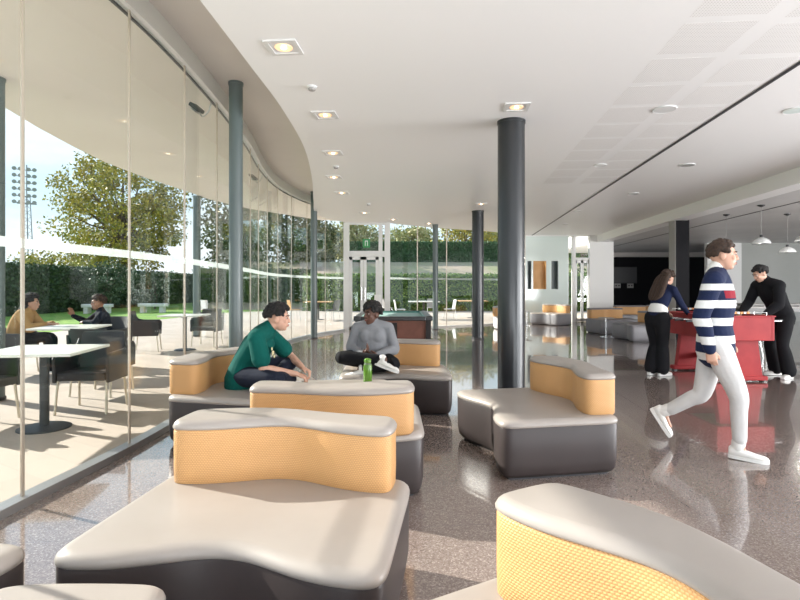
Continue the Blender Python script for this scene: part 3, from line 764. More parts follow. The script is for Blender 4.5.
make_armchair('dark woven armchair the woman in the tan hoodie sits in',(-6.04,8.32),-78)
make_armchair('dark woven armchair the boy in the dark shirt sits in',(-4.97,9.05),158)
make_armchair('empty dark woven armchair left of the third cafe table',(-5.38,11.35),-72)
make_armchair('empty dark woven armchair behind the third cafe table',(-4.50,12.45),176)
# far furniture outside
make_table('terrace_table','white table beyond the far glass wall, between white chairs',(1.0,22.6),0,size=1.3,group='tables beyond the far glass')
make_table('terrace_table','honey brown wooden table beyond the far glass wall',(3.2,23.6),0,size=1.2,top='wood',group='tables beyond the far glass')
make_table('terrace_table','honey brown wooden table beyond the curved glass',(-3.4,22.2),0,size=1.1,top='wood',group='tables beyond the far glass')
def plastic_chair(label,loc,deg,m='lampwhite'):
    t=empty('cafe_chair',(loc[0],loc[1],-0.015),R(deg),label,'chair','light cafe chairs beyond the glass')
    MB().box(-0.21,0.21,-0.20,0.22,0.43,0.46).build('seat', M[m], t, bevel=0.012)
    MB().loft([[V((u*0.2*w,y+0.04*abs(u)-d,z)) for u,d in ((-1,0),(0,0),(1,0),(1,0.02),(0,0.02),(-1,0.02))] for z,y,w in ((0.46,-0.19,1),(0.66,-0.22,1.05),(0.84,-0.26,0.95))]).build('backrest', M[m], t, smooth=True, flat_angle=R(40))
    for sx in (-1,1):
        for sy in (-1,1): MB().tube((sx*0.17,sy*0.17,0.44),(sx*0.21,sy*0.22,0),0.012,n=8).build('leg', M['steel'], t)
plastic_chair('white cafe chair left of the white table beyond the far glass',(0.0,22.0),-85)
plastic_chair('white cafe chair right of the white table beyond the far glass',(2.1,22.4),100)
plastic_chair('grey cafe chair farthest left at the white table beyond the far glass',(-0.6,23.6),-60,'plate')
plastic_chair('grey cafe chair behind the white table beyond the far glass',(1.4,23.8),175,'plate')
plastic_chair('brown cafe chair by the wooden table beyond the curved glass',(-4.3,21.6),-60,'wood')
plastic_chair('dark cafe chair by the wooden table beyond the curved glass',(-2.7,21.4),60,'iron')
plastic_chair('white chair standing alone at the end of the terrace, left of the grey-green column',(-8.0,21.6),20)
for x,y,l in ((-15.6,27.5,'pale concrete bench on the lawn behind the boy outside'),(-13.2,28.5,'pale concrete bench on the lawn behind the empty woven chairs')):
    t=empty('garden_bench',(x,y,-0.015),R(3),l,'bench','concrete garden benches')
    MB().box(-0.7,0.7,-0.25,0.25,0.32,0.48).build('seat', M['concrete'], t, bevel=0.02)
    for s in (-1,1): MB().box(s*0.5-0.1,s*0.5+0.1,-0.2,0.2,0,0.32).build('support', M['concrete'], t)

# ================================================================== PLANTS
rnd=random.Random(3)
def leafcards(mb, c, r, n, size):
    for _ in range(n):
        while True:
            p=V((rnd.uniform(-1,1),rnd.uniform(-1,1),rnd.uniform(-1,1)))
            if p.length<=1: break
        p=V((p.x*r[0],p.y*r[1],p.z*r[2]))+V(c)
        a=V((rnd.gauss(0,1),rnd.gauss(0,1),rnd.gauss(0,1))).normalized(); b=a.orthogonal().normalized()
        b=(Matrix.Rotation(rnd.uniform(0,6.28),3,a)@b); d=a.cross(b)
        s=size*rnd.uniform(0.6,1.3)
        mb.add([p-b*s*0.5,p+d*s*0.32,p+b*s*0.5,p-d*s*0.32],[(0,1,2,3)])
def tree(name,label,loc,crown_c,crown_r,m,clusters=60,leaves=90,size=0.28,trunk=0.22,group='trees beyond the hedges',cr=1.1):
    t=empty(name,(loc[0],loc[1],-0.02),0,label,'tree',group)
    mb=MB(); tb=MB(); cz=crown_c
    tb.sweep([(0,0,0),(0.1,0.05,cz*0.5),(-0.05,0,cz),(0,0,cz+crown_r[2]*0.6)],[trunk,trunk*0.8,trunk*0.55,trunk*0.2],n=8)
    for k in range(clusters):
        while True:
            p=V((rnd.uniform(-1,1),rnd.uniform(-1,1),rnd.uniform(-1,1)))
            if 0.35<p.length<=1: break
        c=V((p.x*crown_r[0],p.y*crown_r[1],cz+p.z*crown_r[2]))
        q=rnd.uniform(0.7,1.25)*cr
        leafcards(mb,c,(q,q,q*0.7),leaves,size)
        if k%4==0:
            tb.sweep([(0,0,cz*0.6+k*0.02),(c.x*0.5,c.y*0.5,(cz*0.75+c.z)/2),tuple(c)],[trunk*0.4,trunk*0.25,0.03],n=6,sub=3)
    mb.build('foliage', m, t); tb.build('trunk', M['bark'], t, smooth=True)
    return t
def hedge(name,label,x0,x1,y0,y1,z0,h,m,n,size,group=None,cat='hedge'):
    t=empty(name,((x0+x1)/2,(y0+y1)/2,z0),0,label,cat,group)
    mb=MB(); a,b=(x1-x0)/2,(y1-y0)/2
    MB().box(-a+0.15,a-0.15,-b+0.15,b-0.15,0,h-0.15).build('inner_growth', M['leaf_green'], t)
    for _ in range(n):
        f=rnd.random(); 
        if f<0.2: p=V((rnd.uniform(-a,a),rnd.uniform(-b,b),h-0.08+rnd.gauss(0,0.05)))
        elif b>a: p=V(((a if rnd.random()<0.75 else -a)+rnd.gauss(0,0.06),rnd.uniform(-b,b),rnd.uniform(0,h)))
        else: p=V((rnd.uniform(-a,a),-b+rnd.gauss(0,0.06),rnd.uniform(0,h)))
        leafcards(mb,p,(0.08,0.08,0.08),1,size)
    mb.build('foliage', m, t)
    return t
hedge('clipped_hedge','long dark clipped hedge at the edge of the lawn behind the terrace',-19.8,-18.2,20,62,-0.02,2.5,M['hedge'],30000,0.17)
hedge('leafy_hedge','leafy bright green hedge at the foot of the slope beyond the far glass',-5.5,22,30.2,31.4,-0.02,2.1,M['hedge_far'],36000,0.13)
hedge('leafy_hedge','dark green hedge end seen through the curved glass left of the door',-13,-5.6,33.5,35,-0.02,2.5,M['hedge'],9000,0.16)
mb=MB(); mb.add([(-12,32,-0.05),(40,32,-0.05),(40,44,3.4),(-12,44,3.4),(40,60,3.8),(-12,60,3.8),(-12,60,-0.3),(40,60,-0.3),(-12,32,-0.3),(40,32,-0.3)],[(0,1,2,3),(3,2,4,5),(5,4,7,6),(0,8,9,1),(0,3,5,6,8),(1,9,7,4,2),(6,7,9,8)])
struct(mb.build('garden_slope', M['slope']))
hedge('cypress_hedge','tall clipped dark green hedge along the top of the slope',-4.5,24,44.4,45.6,3.35,1.75,M['cypress'],34000,0.2)
tree('plane_tree','big yellow-green plane tree rising above the dark hedge',(-21.8,42),7.0,(5.0,4.5,4.8),M['plane'],170,120,0.24,0.28,cr=1.0)
tree('olive_bush','grey-green round olive bush in front of the dark hedge',(-16.4,30),1.7,(1.4,1.2,1.3),M['olive'],40,90,0.12,0.06,group='bushes by the hedge',cr=0.45)
tree('olive_bush','second grey-green bush right beside the olive bush',(-15.4,33.5),1.4,(1.3,1.2,1.1),M['olive'],30,90,0.12,0.06,group='bushes by the hedge',cr=0.45)
tree('garden_tree','low yellow-green tree top showing above the hedge, left of the plane tree',(-30,46),3.1,(2.6,2.4,1.3),M['plane'],36,70,0.25,0.15)
tree('garden_tree','small distant tree at the left above the hedge',(-37,54),2.8,(2.6,2.4,1.4),M['olive'],30,60,0.25,0.15)
tree('dark_tree','dark broad tree right of the plane tree, behind the spare chairs',(-14.8,49),4.8,(2.4,2.6,4.0),M['darktree'],80,70,0.30,0.2)
for x,y,cz,r,l in ((-11.2,38,6.0,(3.0,3,4.8),'dark tree seen through the curved glass between the two grey-green columns'),
                   (-9.6,45.5,5.8,(2.9,2.4,4.6),'dark green tree just left of the slim grey-green column'),
                   (-8.6,52.5,5.6,(2.3,2.2,3.0),'yellow-tinged tree right of the slim grey-green column'),):
    tree('dark_tree',l,(x,y),cz,r,M['darktree'],80,80,0.26,0.2)
for k,(x,y,cz,r,mm,l) in enumerate(((-4.5,56,6.4,(3.2,2.5,2.2),'paletree','pale leafed tree above the top hedge, over the glazed door'),(1.5,66,7.0,(3.4,2.5,2.2),'paletree','pale tree above the top hedge, right of the glazed door'),
     (7.0,56,6.2,(3.6,2.5,2.4),'plane','autumn yellow tree above the top hedge left of the far black column'),(13,66,7.0,(3.4,2.5,2.0),'paletree','pale tree above the top hedge right of the far black column'),(-9.5,66,6.4,(3.2,2.5,2.4),'darktree','darker tree at the left end of the top hedge'))):
    tree('hillside_tree',l,(x,y),cz,r,M[mm],60,70,0.34,0.2,cr=1.2)
tree('garden_tree','slim green tree outside the end door',(11.6,34.0),3.6,(2.4,1.3,3.2),M['hedge_far'],50,80,0.16,0.12)
# floodlight mast
t=empty('floodlight_mast',(-76.5,110,-0.02),R(35),'tall lattice mast with banks of floodlights against the sky','mast')
mb=MB()
for s in (-1,1): mb.tube((s*1.0,0,0),(s*0.55-0.4,0,20.5),0.13,0.09,n=6)
mb.tube((0,0.8,0),(-0.4,0.4,20.5),0.13,0.09,n=6)
for k in range(14):
    z=k*1.45; w=1.0-0.45*z/20.5; o=-0.4*z/20.5
    mb.tube((-w+o,0,z),(w+o,0,z+1.45),0.05,n=5); mb.tube((w+o,0,z),(-w+o,0,z+1.45),0.05,n=5)
mb.build('lattice', M['mast'], t)
fr=MB().box(-2.1,1.3,-0.1,0.1,18.4,18.6)
for k in range(6): fr.box(-2.6,0.9,-0.1,0.1,18.6+k*1.35,18.72+k*1.35)
fr.box(-0.5,-0.3,-0.1,0.1,18.5,26.5).build('lamp_frame', M['mast'], t)
for r_ in range(6):
    for c in (-2.5,-1.5,-0.1,0.9):
        MB().tube((c,-0.1,18.95+r_*1.35),(c,-0.5,18.75+r_*1.35),0.22,0.42,n=10).build('floodlight', M['mast'], t)
# ================================================================== PEOPLE
def skin(name,c): 
    return noisy(name, c, tuple(q*0.9 for q in c), 12, 0.5, spec=0.4)
SK={'light':skin('light_skin',(0.62,0.36,0.26)),'tan':skin('tanned_skin',(0.45,0.25,0.17)),'dark':skin('dark_skin',(0.115,0.052,0.034)),'mid':skin('brown_skin',(0.30,0.15,0.09))}
def cloth(name,c,b=0.25): return noisy(name,c,tuple(q*0.88 for q in c),5,0.9,b,9,0.03,spec=0.2)
HB=noisy('near_black_hair',(0.006,0.005,0.005),(0.013,0.010,0.009),60,0.85,0.5,150,0.004)
HBR=noisy('dark_brown_hair',(0.022,0.012,0.008),(0.050,0.026,0.015),60,0.8,0.5,150,0.004)
WHS=mat('white_canvas_shoe',(0.78,0.77,0.74),0.6); SOLE=mat('white_rubber_sole',(0.82,0.82,0.80),0.5)
EYEW=mat('eye_white',(0.55,0.52,0.50),0.7,spec=.1); IRIS=mat('dark_iris',(0.03,0.018,0.012),0.6,spec=.1); LIP=mat('lips',(0.42,0.14,0.12),0.45)
LIPD=mat('deep_lips',(0.20,0.06,0.05),0.45)

def frame_of(f,up=V((0,0,1))):
    f=V(f).normalized(); r=f.cross(V(up)).normalized(); u=r.cross(f).normalized(); return r,f,u
def do_head(mb,c,f,up,s=1.0):
    r,f,u=frame_of(f,up); ax=(r,f,u); c=V(c)
    P=lambda a,b,d: c+(r*a+f*b+u*d)*s
    mb.ell(P(0,-.012,.022),(.074*s,.094*s,.094*s),ax)
    mb.ell(P(0,.022,-.035),(.060*s,.066*s,.082*s),ax)
    mb.ell(P(0,.052,-.092),(.027*s,.024*s,.022*s),ax)
    mb.ell(P(0,.074,.026),(.046*s,.016*s,.012*s),ax)
    for q in (-1,1):
        mb.ell(P(q*.036,.062,-.022),(.020*s,.020*s,.018*s),ax,n=10,m=8)
        mb.ell(P(q*.074,-.010,-.010),(.010*s,.022*s,.032*s),ax,n=10,m=8)
        mb.ell(P(q*.011,.094,-.030),(.008*s,.008*s,.007*s),ax,n=8,m=6)
    mb.sweep([P(0,.080,.020),P(0,.093,-.005),P(0,.100,-.028)],[.008*s,.009*s,.0115*s],side=r,n=10,sub=2)
    mb.ell(P(0,.080,-.064),(.024*s,.014*s,.013*s),ax,n=10,m=8)
def face_bits(root,c,f,up,s,lip,brow):
    r,f,u=frame_of(f,up); ax=(r,f,u); c=V(c)
    P=lambda a,b,d: c+(r*a+f*b+u*d)*s
    for q in (-1,1):
        e=MB().ell(P(q*.030,.073,.006),(.0105*s,.0100*s,.0052*s),ax,n=12,m=8).build('eye',EYEW,root,smooth=True)
        MB().ell(P(q*.030,.083,.006),(.0060*s,.0045*s,.0060*s),ax,n=10,m=6).build('iris',IRIS,e,smooth=True)
        MB().sweep([P(q*.014,.089,.024),P(q*.030,.088,.030),P(q*.047,.076,.024)],[(.003,.004),(.004,.005),(.002,.003)],side=u,n=8,sub=3).build('eyebrow',brow,root,smooth=True)
    MB().ell(P(0,.090,-.059),(.021*s,.007*s,.005*s),ax,n=10,m=6).ell(P(0,.089,-.068),(.018*s,.007*s,.006*s),ax,n=10,m=6).build('lips',lip,root,smooth=True)
def do_hand(mb,w,d,nrm,thumb,curl=35,s=1.0,rf=.0086):
    """w wrist, d direction of the fingers, nrm = direction the palm faces, thumb = side the thumb is on"""
    w=V(w); d=V(d).normalized(); nrm=V(nrm); nrm=(nrm-d*nrm.dot(d)).normalized()
    a=V(thumb); a=(a-d*a.dot(d)-nrm*a.dot(nrm)).normalized()
    mb.sweep([w-d*.02*s,w+d*.035*s,w+d*.088*s],[(.024*s,.018*s),(.037*s,.016*s),(.040*s,.012*s)],side=a,n=12,sub=3)
    for k,(off,L) in enumerate(((.030,.072),(.010,.080),(-.010,.074),(-.029,.058))):
        base=w+d*(.082-.004*abs(k-1))*s+a*off*s; dd=d.copy(); pts=[base-d*.015*s,base]; rot=0
        for seg,fr_ in enumerate((.45,.32,.23)):
            rot+=R(curl)*(1,.9,.6)[seg]*(0.85+0.12*k)
            dv=d*math.cos(rot)+nrm*math.sin(rot); pts.append(pts[-1]+dv*L*fr_*s)
        mb.sweep(pts,[rf*s,rf*s,rf*.95*s,rf*.88*s,rf*.75*s],side=a,n=8,sub=2)
    tb=w+d*.022*s+a*.026*s
    mb.sweep([w+d*.01*s+a*.008*s,tb+d*.01*s+nrm*.008*s,tb+(d*.036+a*.022+nrm*.016)*s,tb+(d*.064+a*.022+nrm*.026)*s],[.013*s,.012*s,.010*s,.008*s],side=nrm,n=8,sub=3)
def do_torso(mb,J,inf=0.0,drop=.03,flat=1.0,bust=False,belly=0.0):
    hipax=(V(J['hip'][1])-V(J['hip'][0])).normalized(); shax=(V(J['sh'][1])-V(J['sh'][0])).normalized()
    mid=(hipax+shax).normalized()
    pel=(V(J['hip'][0])+V(J['hip'][1]))/2; shm=(V(J['sh'][0])+V(J['sh'][1]))/2; nk=V(J['neck'])
    wst=V(J.get('waist',pel.lerp(shm,.38))); ch=V(J.get('chest',pel.lerp(shm,.74)))
    k=J.get('k',1.0)
    pts=[pel-(wst-pel).normalized()*drop,pel.lerp(wst,.35),wst,ch,shm,nk]
    rad=[(.155*k+inf+(drop-.03)*.2,.108*k+inf+(drop-.03)*.3),(.160*k+inf,.112*k+inf),(.138*k+inf+belly,.098*k+inf+belly),(.158*k+inf,.112*k+inf),(.130*k+inf,.080*k+inf),(.060*k+inf*.6,.058*k+inf*.6)]
    mb.sweep(pts,rad,side=[hipax,hipax,mid,shax,shax,shax],n=20,sub=4)
    mb.sweep([V(J['sh'][0]),shm.lerp(nk,.45),V(J['sh'][1])],[.052*k+inf,.058*k+inf,.052*k+inf],side=(0,1,0),n=14,sub=4)
    if bust:
        fw=shax.cross((nk-ch).normalized()).normalized()
        if fw.dot(V(J['fwd']))<0: fw=-fw
        for q in (-1,1): mb.ell(ch+shax*q*.062+fw*.060-V((0,0,.02)),(.080,.075,.085))
        mb.ell(ch+fw*.065-V((0,0,.02)),(.10,.068,.075))
def do_arm(mb,J,i,inf=0.0,upto='wrist',r=(.050,.041,.040,.027)):
    s,e,w=V(J['sh'][i]),V(J['el'][i]),V(J['wr'][i]); k=J.get('k',1.0)
    if upto=='half':
        m=s.lerp(e,.70); mb.sweep([s,s.lerp(e,.35),m],[r[0]*k+inf,r[0]*k+inf+.004,r[0]*k+inf+.008],side=(1,0,0),n=14,sub=3); return
    f=e.lerp(w,.28); end=w if upto=='wrist' else e.lerp(w,.93)
    mb.sweep([s,s.lerp(e,.45),e,f,end],[r[0]*k+inf,r[0]*.93*k+inf,r[1]*k+inf,r[2]*k+inf,r[3]*k+inf*(.8)],side=(1,0,0),n=14,sub=4)
def do_leg(mb,J,i,inf=0.0,r=(.088,.056,.056,.037),hem=None,cut=1.0):
    h,k_,a=V(J['hip'][i]),V(J['kn'][i]),V(J['an'][i]); k=J.get('k',1.0)
    end=k_.lerp(a,cut)
    rr=[r[0]*k+inf,r[0]*.90*k+inf,r[1]*k+inf,r[2]*k+inf,(hem if hem else r[3]*k+inf)]
    if hem: rr[3]=(rr[2]+hem)/2; 
    mb.sweep([h,h.lerp(k_,.45),k_,k_.lerp(end,.35),end],rr,side=(1,0,0),n=16,sub=4)
def do_shoe(root,a,toe,up=(0,0,1),ch=.045,m=None,sole=None,L=.27,name='shoe',sock=None,floor=None):
    a=V(a); f=V(toe).normalized(); up=V(up); r=f.cross(up).normalized(); u=r.cross(f).normalized()
    P=lambda x,y,z: a+r*x+f*y+u*z
    # upper: a lofted last, ankle joint sits .085 above the sole
    st=[(-.075,.030,.075),(-.055,.036,.085),(-.01,.040,.075),(.05,.044,.058),(.11,.048,.044),(.165,.042,.036),(.19,.025,.026)]
    rings=[]
    for y,w,h in st:
        ring=[]
        for i in range(16):
            q=2*math.pi*i/16; cx,cz=math.cos(q),math.sin(q)
            ring.append(P(cx*w,y*L/.27,-.072+(h*.5)+cz*h*.5+ (.0)))
        rings.append(ring)
    mb=MB(); mb.loft(rings)
    mb.sweep([P(0,-.03,-.045),P(0,-.02,-.01),P(0,-.012,ch)],[(.036,.040),(.039,.044),(.044,.048)],side=r,n=14,sub=3)
    o=mb.build(name,m or WHS,root,voxel=.006,sm=2)
    so_=[]
    for y,w in ((-.078,.020),(-.060,.034),(-.02,.038),(.05,.044),(.11,.049),(.165,.043),(.195,.024)): so_.append((y,w))
    outl=[(w,y*L/.27) for y,w in so_]+[(-w,y*L/.27) for y,w in so_[::-1]]
    MB().loft([[P(x,y,z) for x,y in outl] for z in (-.085,-.062)]).build('sole',sole or SOLE,o,smooth=True,flat_angle=R(40))
    lc=MB()
    for k in range(5): lc.bar(P(-.018,.02+k*.017,-.002-k*.0085),P(.018,.02+k*.017,-.002-k*.0085),.005,.004)
    lc.build('laces',sole or SOLE,o)
    return o
def hair_cap(root,c,f,up,m,s=1.0,thick=.018,blob=.018,n=260,front=.35,low=-.45,extra=None,seed=1,vox=.007,fringe=0.55):
    r,f,u=frame_of(f,up); c=V(c); rg=random.Random(seed); mb=MB()
    for _ in range(n*3):
        d=V((rg.gauss(0,1),rg.gauss(0,1),rg.gauss(0,1))).normalized()   # x=right y=front z=up
        if d.z<low: continue
        if d.y>front and d.z<fringe: continue
        if abs(d.x)>.5 and d.y>-.35 and d.z<.08: continue
        p=V((0,-.014,.022))*s+V((d.x*(.074+thick*.4),d.y*(.094+thick*.4),d.z*(.094+thick*.5)))*s
        p+=d*rg.uniform(-.2,1)*thick*.5
        q=c+r*p.x+f*p.y+u*p.z
        mb.ell(q,blob*rg.uniform(.6,1.45),n=8,m=6); n-=1
        if n<=0: break
    if extra: extra(mb,lambda a,b,d: c+(r*a+f*b+u*d)*s)
    return mb.build('hair',m,root,voxel=vox*.85,sm=1)

def person(label,loc,deg,J,sk,top,bot,lip=LIP,hairm=HB,sleeves='wrist',bust=False,belly=0,cov=.012,botinf=.014,hem=None,legcut=.93,hands=True,vox=.0065,headup=(0,0,1),neckskin=True,group=None,topname='shirt',botname='trousers',topvox=.009,armr=(.050,.041,.040,.027),hs=1.0,drop=.03,collar=1.0):
    t=None
    mb=MB()
    do_torso(mb,J,0,bust=False)
    hc=V(J['head']); r,f,u=frame_of(J['face'],headup)
    nk=V(J['neck'])
    mb.sweep([nk-V((0,0,.02)),nk+V((0,0,.01)),hc-f*.012-u*.05],[(.050,.050),(.055,.054),(.050,.052)],side=r,n=14,sub=3)
    do_head(mb,hc,J['face'],headup,hs)
    for i in (0,1):
        do_arm(mb,J,i,r=armr); do_leg(mb,J,i)
        an=V(J['an'][i]); td=V(J['toe'][i]).normalized()
        mb.sweep([an,an+td*.04-V((0,0,.03)),an+td*.08-V((0,0,.045))],[.026,.018,.014],n=10,sub=3)
        hd=J['hand'][i]
        do_hand(mb,V(J['wr'][i]),hd[0],hd[1],hd[2],hd[3])
    root=mb.build('person',sk,None,voxel=vox,sm=1,loc=loc,rz=R(deg)); tag(root,label,'person',group)
    # top
    tp=MB(); do_torso(tp,J,cov,bust=bust,belly=belly,drop=drop)
    for i in (0,1): do_arm(tp,J,i,cov*.9,upto=sleeves,r=armr)
    o=tp.build(topname,top,root,voxel=topvox,sm=3)
    # trousers
    bt=MB(); hipax=(V(J['hip'][1])-V(J['hip'][0])).normalized(); pel=(V(J['hip'][0])+V(J['hip'][1]))/2
    k=J.get('k',1)
    wst=V(J.get('waist',pel.lerp((V(J['sh'][0])+V(J['sh'][1]))/2,.38)))
    bt.sweep([pel-(wst-pel).normalized()*.05,pel.lerp(wst,.45)],[(.158*k+botinf*.5,.112*k+botinf*.5),(.150*k,.108*k)],side=hipax,n=18,sub=3)
    for i in (0,1): do_leg(bt,J,i,botinf,hem=hem,cut=legcut)
    bt.build(botname,bot,root,voxel=topvox,sm=3)
    face_bits(root,hc,J['face'],headup,hs,lip,hairm)
    return root

TEAL=cloth('dark_green_cotton',(0.003,0.09,0.075)); JEANS=cloth('dark_indigo_denim',(0.016,0.02,0.035)); BLK=cloth('black_cotton',(0.010,0.010,0.012))
GREYK=cloth('heather_grey_knit',(0.24,0.245,0.26)); NAVY=cloth('navy_cotton',(0.012,0.018,0.05)); TAN=cloth('tan_fleece',(0.42,0.25,0.10)); WHT=cloth('white_denim',(0.66,0.65,0.64),.35)
# ---- young man in green, cross-legged
J=dict(hip=[(-.09,0,.11),(.09,0,.11)],waist=(0,.05,.25),chest=(0,.15,.40),sh=[(-.185,.19,.48),(.185,.17,.47)],neck=(0,.24,.545),head=(.01,.335,.635),
 face=(0.0,1,-.04),kn=[(-.27,.40,.20),(.30,.36,.12)],an=[(.12,.30,.06),(-.13,.44,.05)],toe=[(.9,.2,-.1),(-.9,.25,-.1)],
 el=[(-.24,.40,.25),(.235,.24,.205)],wr=[(-.06,.54,.17),(.03,.50,.12)],hand=[((.35,.75,-.35),(.3,-.1,-1),(.3,1,.2),35),((-.15,.9,-.35),(-.3,-.1,-1),(-1,.2,.2),35)],fwd=(0,1,0),k=.97)
p=person('young man in a dark green t-shirt sitting cross-legged on the sofa by the glass',(-1.46,4.95,.425),-88,J,SK['light'],TEAL,JEANS,sleeves='half',cov=.032,belly=.0,drop=.065,topname='t_shirt',botname='jeans')
hair_cap(p,J['head'],J['face'],(0,0,1),HB,thick=.036,blob=.014,n=400,front=.6,low=-.12,seed=4,fringe=.52)
for i in (0,1): do_shoe(p,J['an'][i],J['toe'][i],m=WHS,ch=.0)
lg=MB().ell((.075,.295,.32),(.05,.006,.022)); lg.ell((.10,.29,.36),(.022,.006,.018)).ell((.04,.30,.285),(.03,.006,.014))
lg.build('chest_print',mat('cream_print',(.70,.62,.35),.7),p,smooth=True)
# ---- woman in grey, cross-legged
J=dict(hip=[(-.10,0,.12),(.10,0,.12)],waist=(0,.01,.27),chest=(0,.04,.40),sh=[(-.175,.03,.475),(.175,.03,.475)],neck=(0,.03,.54),head=(.01,.055,.625),
 face=(.62,.78,-.02),kn=[(-.27,.34,.11),(.30,.30,.17)],an=[(.08,.34,.06),(-.17,.38,.17)],toe=[(.9,.1,-.1),(-.95,.12,-.32)],
 el=[(-.25,.05,.235),(.245,.06,.25)],wr=[(-.08,.24,.20),(.07,.26,.20)],hand=[((.75,.35,.12),(.1,-.2,1),(-.2,.9,.2),30),((-.55,.3,.6),(-.3,.3,.8),(.3,.6,.6),25)],fwd=(0,1,0),k=1.0)
p=person('woman with short dark curly hair in a grey top sitting cross-legged',(-.30,5.98,.425),174,J,SK['dark'],GREYK,BLK,lip=LIPD,bust=True,cov=.010,belly=.035,topname='grey_top',botname='leggings',legcut=.86,armr=(.054,.047,.044,.030))
hair_cap(p,J['head'],J['face'],(0,0,1),HB,thick=.034,blob=.014,n=480,front=.6,low=-.25,seed=9,fringe=.42)
for i in (0,1): do_shoe(p,J['an'][i],J['toe'][i],m=WHS,ch=.0)
# ---- walker
J=dict(hip=[(-.09,-.01,.90),(.09,.01,.90)],waist=(0,.0,1.06),chest=(0,.01,1.24),sh=[(-.19,.02,1.40),(.19,.0,1.40)],neck=(0,.01,1.475),head=(0,.055,1.605),
 face=(-.15,1,-.03),kn=[(-.07,-.10,.47),(.08,.16,.50)],an=[(-.06,-.38,.27),(.07,.17,.09)],toe=[(0,.55,-.83),(.02,1,-.03)],
 el=[(-.235,-.04,1.12),(.25,-.08,1.12)],wr=[(-.20,.08,.89),(.27,-.02,.87)],hand=[((0,.2,-1),(1,0,0),(0,1,0),35),((0,.15,-1),(-1,0,0),(0,1,0),30)],fwd=(0,1,0),k=.98)
m=mat('striped_rugby_cotton',(.8,.8,.8),.85,spec=.3); tt=NT(m); sp=tt.n('ShaderNodeSeparateXYZ'); tt.l(tt.obj(),sp.inputs[0])
zz=tt.math('FRACT',tt.math('DIVIDE',tt.math('SUBTRACT',sp.outputs[2],.905),.140))
st=tt.math('LESS_THAN',zz,.44)
up=tt.math('LESS_THAN',sp.outputs[2],1.375)
st=tt.math('MULTIPLY',st,up)
band=tt.math('MULTIPLY',tt.math('GREATER_THAN',sp.outputs[2],1.262),tt.math('LESS_THAN',sp.outputs[2],1.322))
front=tt.math('MULTIPLY',tt.math('MULTIPLY',tt.math('GREATER_THAN',sp.outputs[1],.04),tt.math('LESS_THAN',tt.math('ABSOLUTE',sp.outputs[0]),.15)),band)
cc=tt.mix(st,(.008,.015,.052),(.72,.72,.71)); cc=tt.mix(front,cc,(.24,.01,.024)); tt.l(cc,tt.b.inputs['Base Color'])
tt.bump(tt.noise(8,3,tt.obj()),.25,.03)
p=person('person walking in a navy and white striped rugby shirt and white trousers',(2.56,4.33,0),-124,J,SK['light'],m,WHT,hairm=HBR,cov=.026,botinf=.017,legcut=.84,drop=.07,topname='rugby_shirt',hem=.052)
hair_cap(p,J['head'],J['face'],(0,0,1),HBR,thick=.008,blob=.015,n=320,front=.5,low=-.3,seed=3,fringe=.55)
nk=V(J['neck']); MB().sweep([nk+V((.0,-.01,-.01)),nk+V((0,.002,.035))],[(.077,.072),(.066,.062)],side=(1,0,0),n=18,sub=2).build('collar',WHS,p,smooth=True)
for i in (0,1): do_shoe(p,J['an'][i],J['toe'][i],m=WHS,up=(0,0,1) if i else (0,.83,.55))
for i in (0,1): MB().sweep([V(J['an'][i])+V((0,-.012,.0)),V(J['kn'][i]).lerp(V(J['an'][i]),.90)],[.044,.043],n=14,sub=2).build('sock',WHS,p,smooth=True)
# ---- woman with long hair, left of the football table
J=dict(hip=[(-.09,0,.88),(.09,0,.88)],waist=(0,.03,1.03),chest=(0,.10,1.19),sh=[(-.165,.15,1.31),(.165,.15,1.31)],neck=(0,.18,1.38),head=(0,.25,1.475),
 face=(.1,.9,-.5),kn=[(-.065,.04,.48),(.065,.04,.48)],an=[(-.075,-.04,.09),(.07,.02,.09)],toe=[(-.1,1,0),(.12,1,0)],
 el=[(-.22,.27,1.08),(.22,.27,1.08)],wr=[(-.17,.48,.94),(.18,.48,.94)],hand=[((0,.8,-.4),(0,-.3,-1),(1,0,0),45),((0,.8,-.4),(0,-.3,-1),(-1,0,0),45)],fwd=(0,1,0),k=.92)
J['k']=.90
p=person('woman with long brown hair in a navy top, standing at the red football table',(3.93,8.15,0),-62,J,SK['light'],NAVY,BLK,hairm=HBR,cov=.012,botinf=.034,hem=.105,drop=.0,legcut=.93,hands=True,vox=.008,topname='navy_top',botname='wide_trousers',topvox=.011)
hair_cap(p,J['head'],J['face'],(0,0,1),HBR,thick=.022,blob=.018,n=260,front=.4,low=-.8,seed=5,fringe=.6,
  extra=lambda mb,P:[mb.sweep([P(q*.05,-.06,.05),P(q*.075,-.10,-.05),P(q*.085,-.10,-.19),P(q*.09,-.10,-.34),P(q*.05,-.12,-.43)],[.034,.040,.042,.036,.014],n=10,sub=4) for q in (-1,-.4,.3,1)])
MB().sweep([V((0,.015,.985)),V((0,.02,1.02))],[(.155,.116),(.150,.112)],side=(1,0,0),n=22,sub=2).build('waistband',WHS,p,smooth=True)
for i in (0,1): do_shoe(p,J['an'][i],J['toe'][i],m=WHS,L=.25)
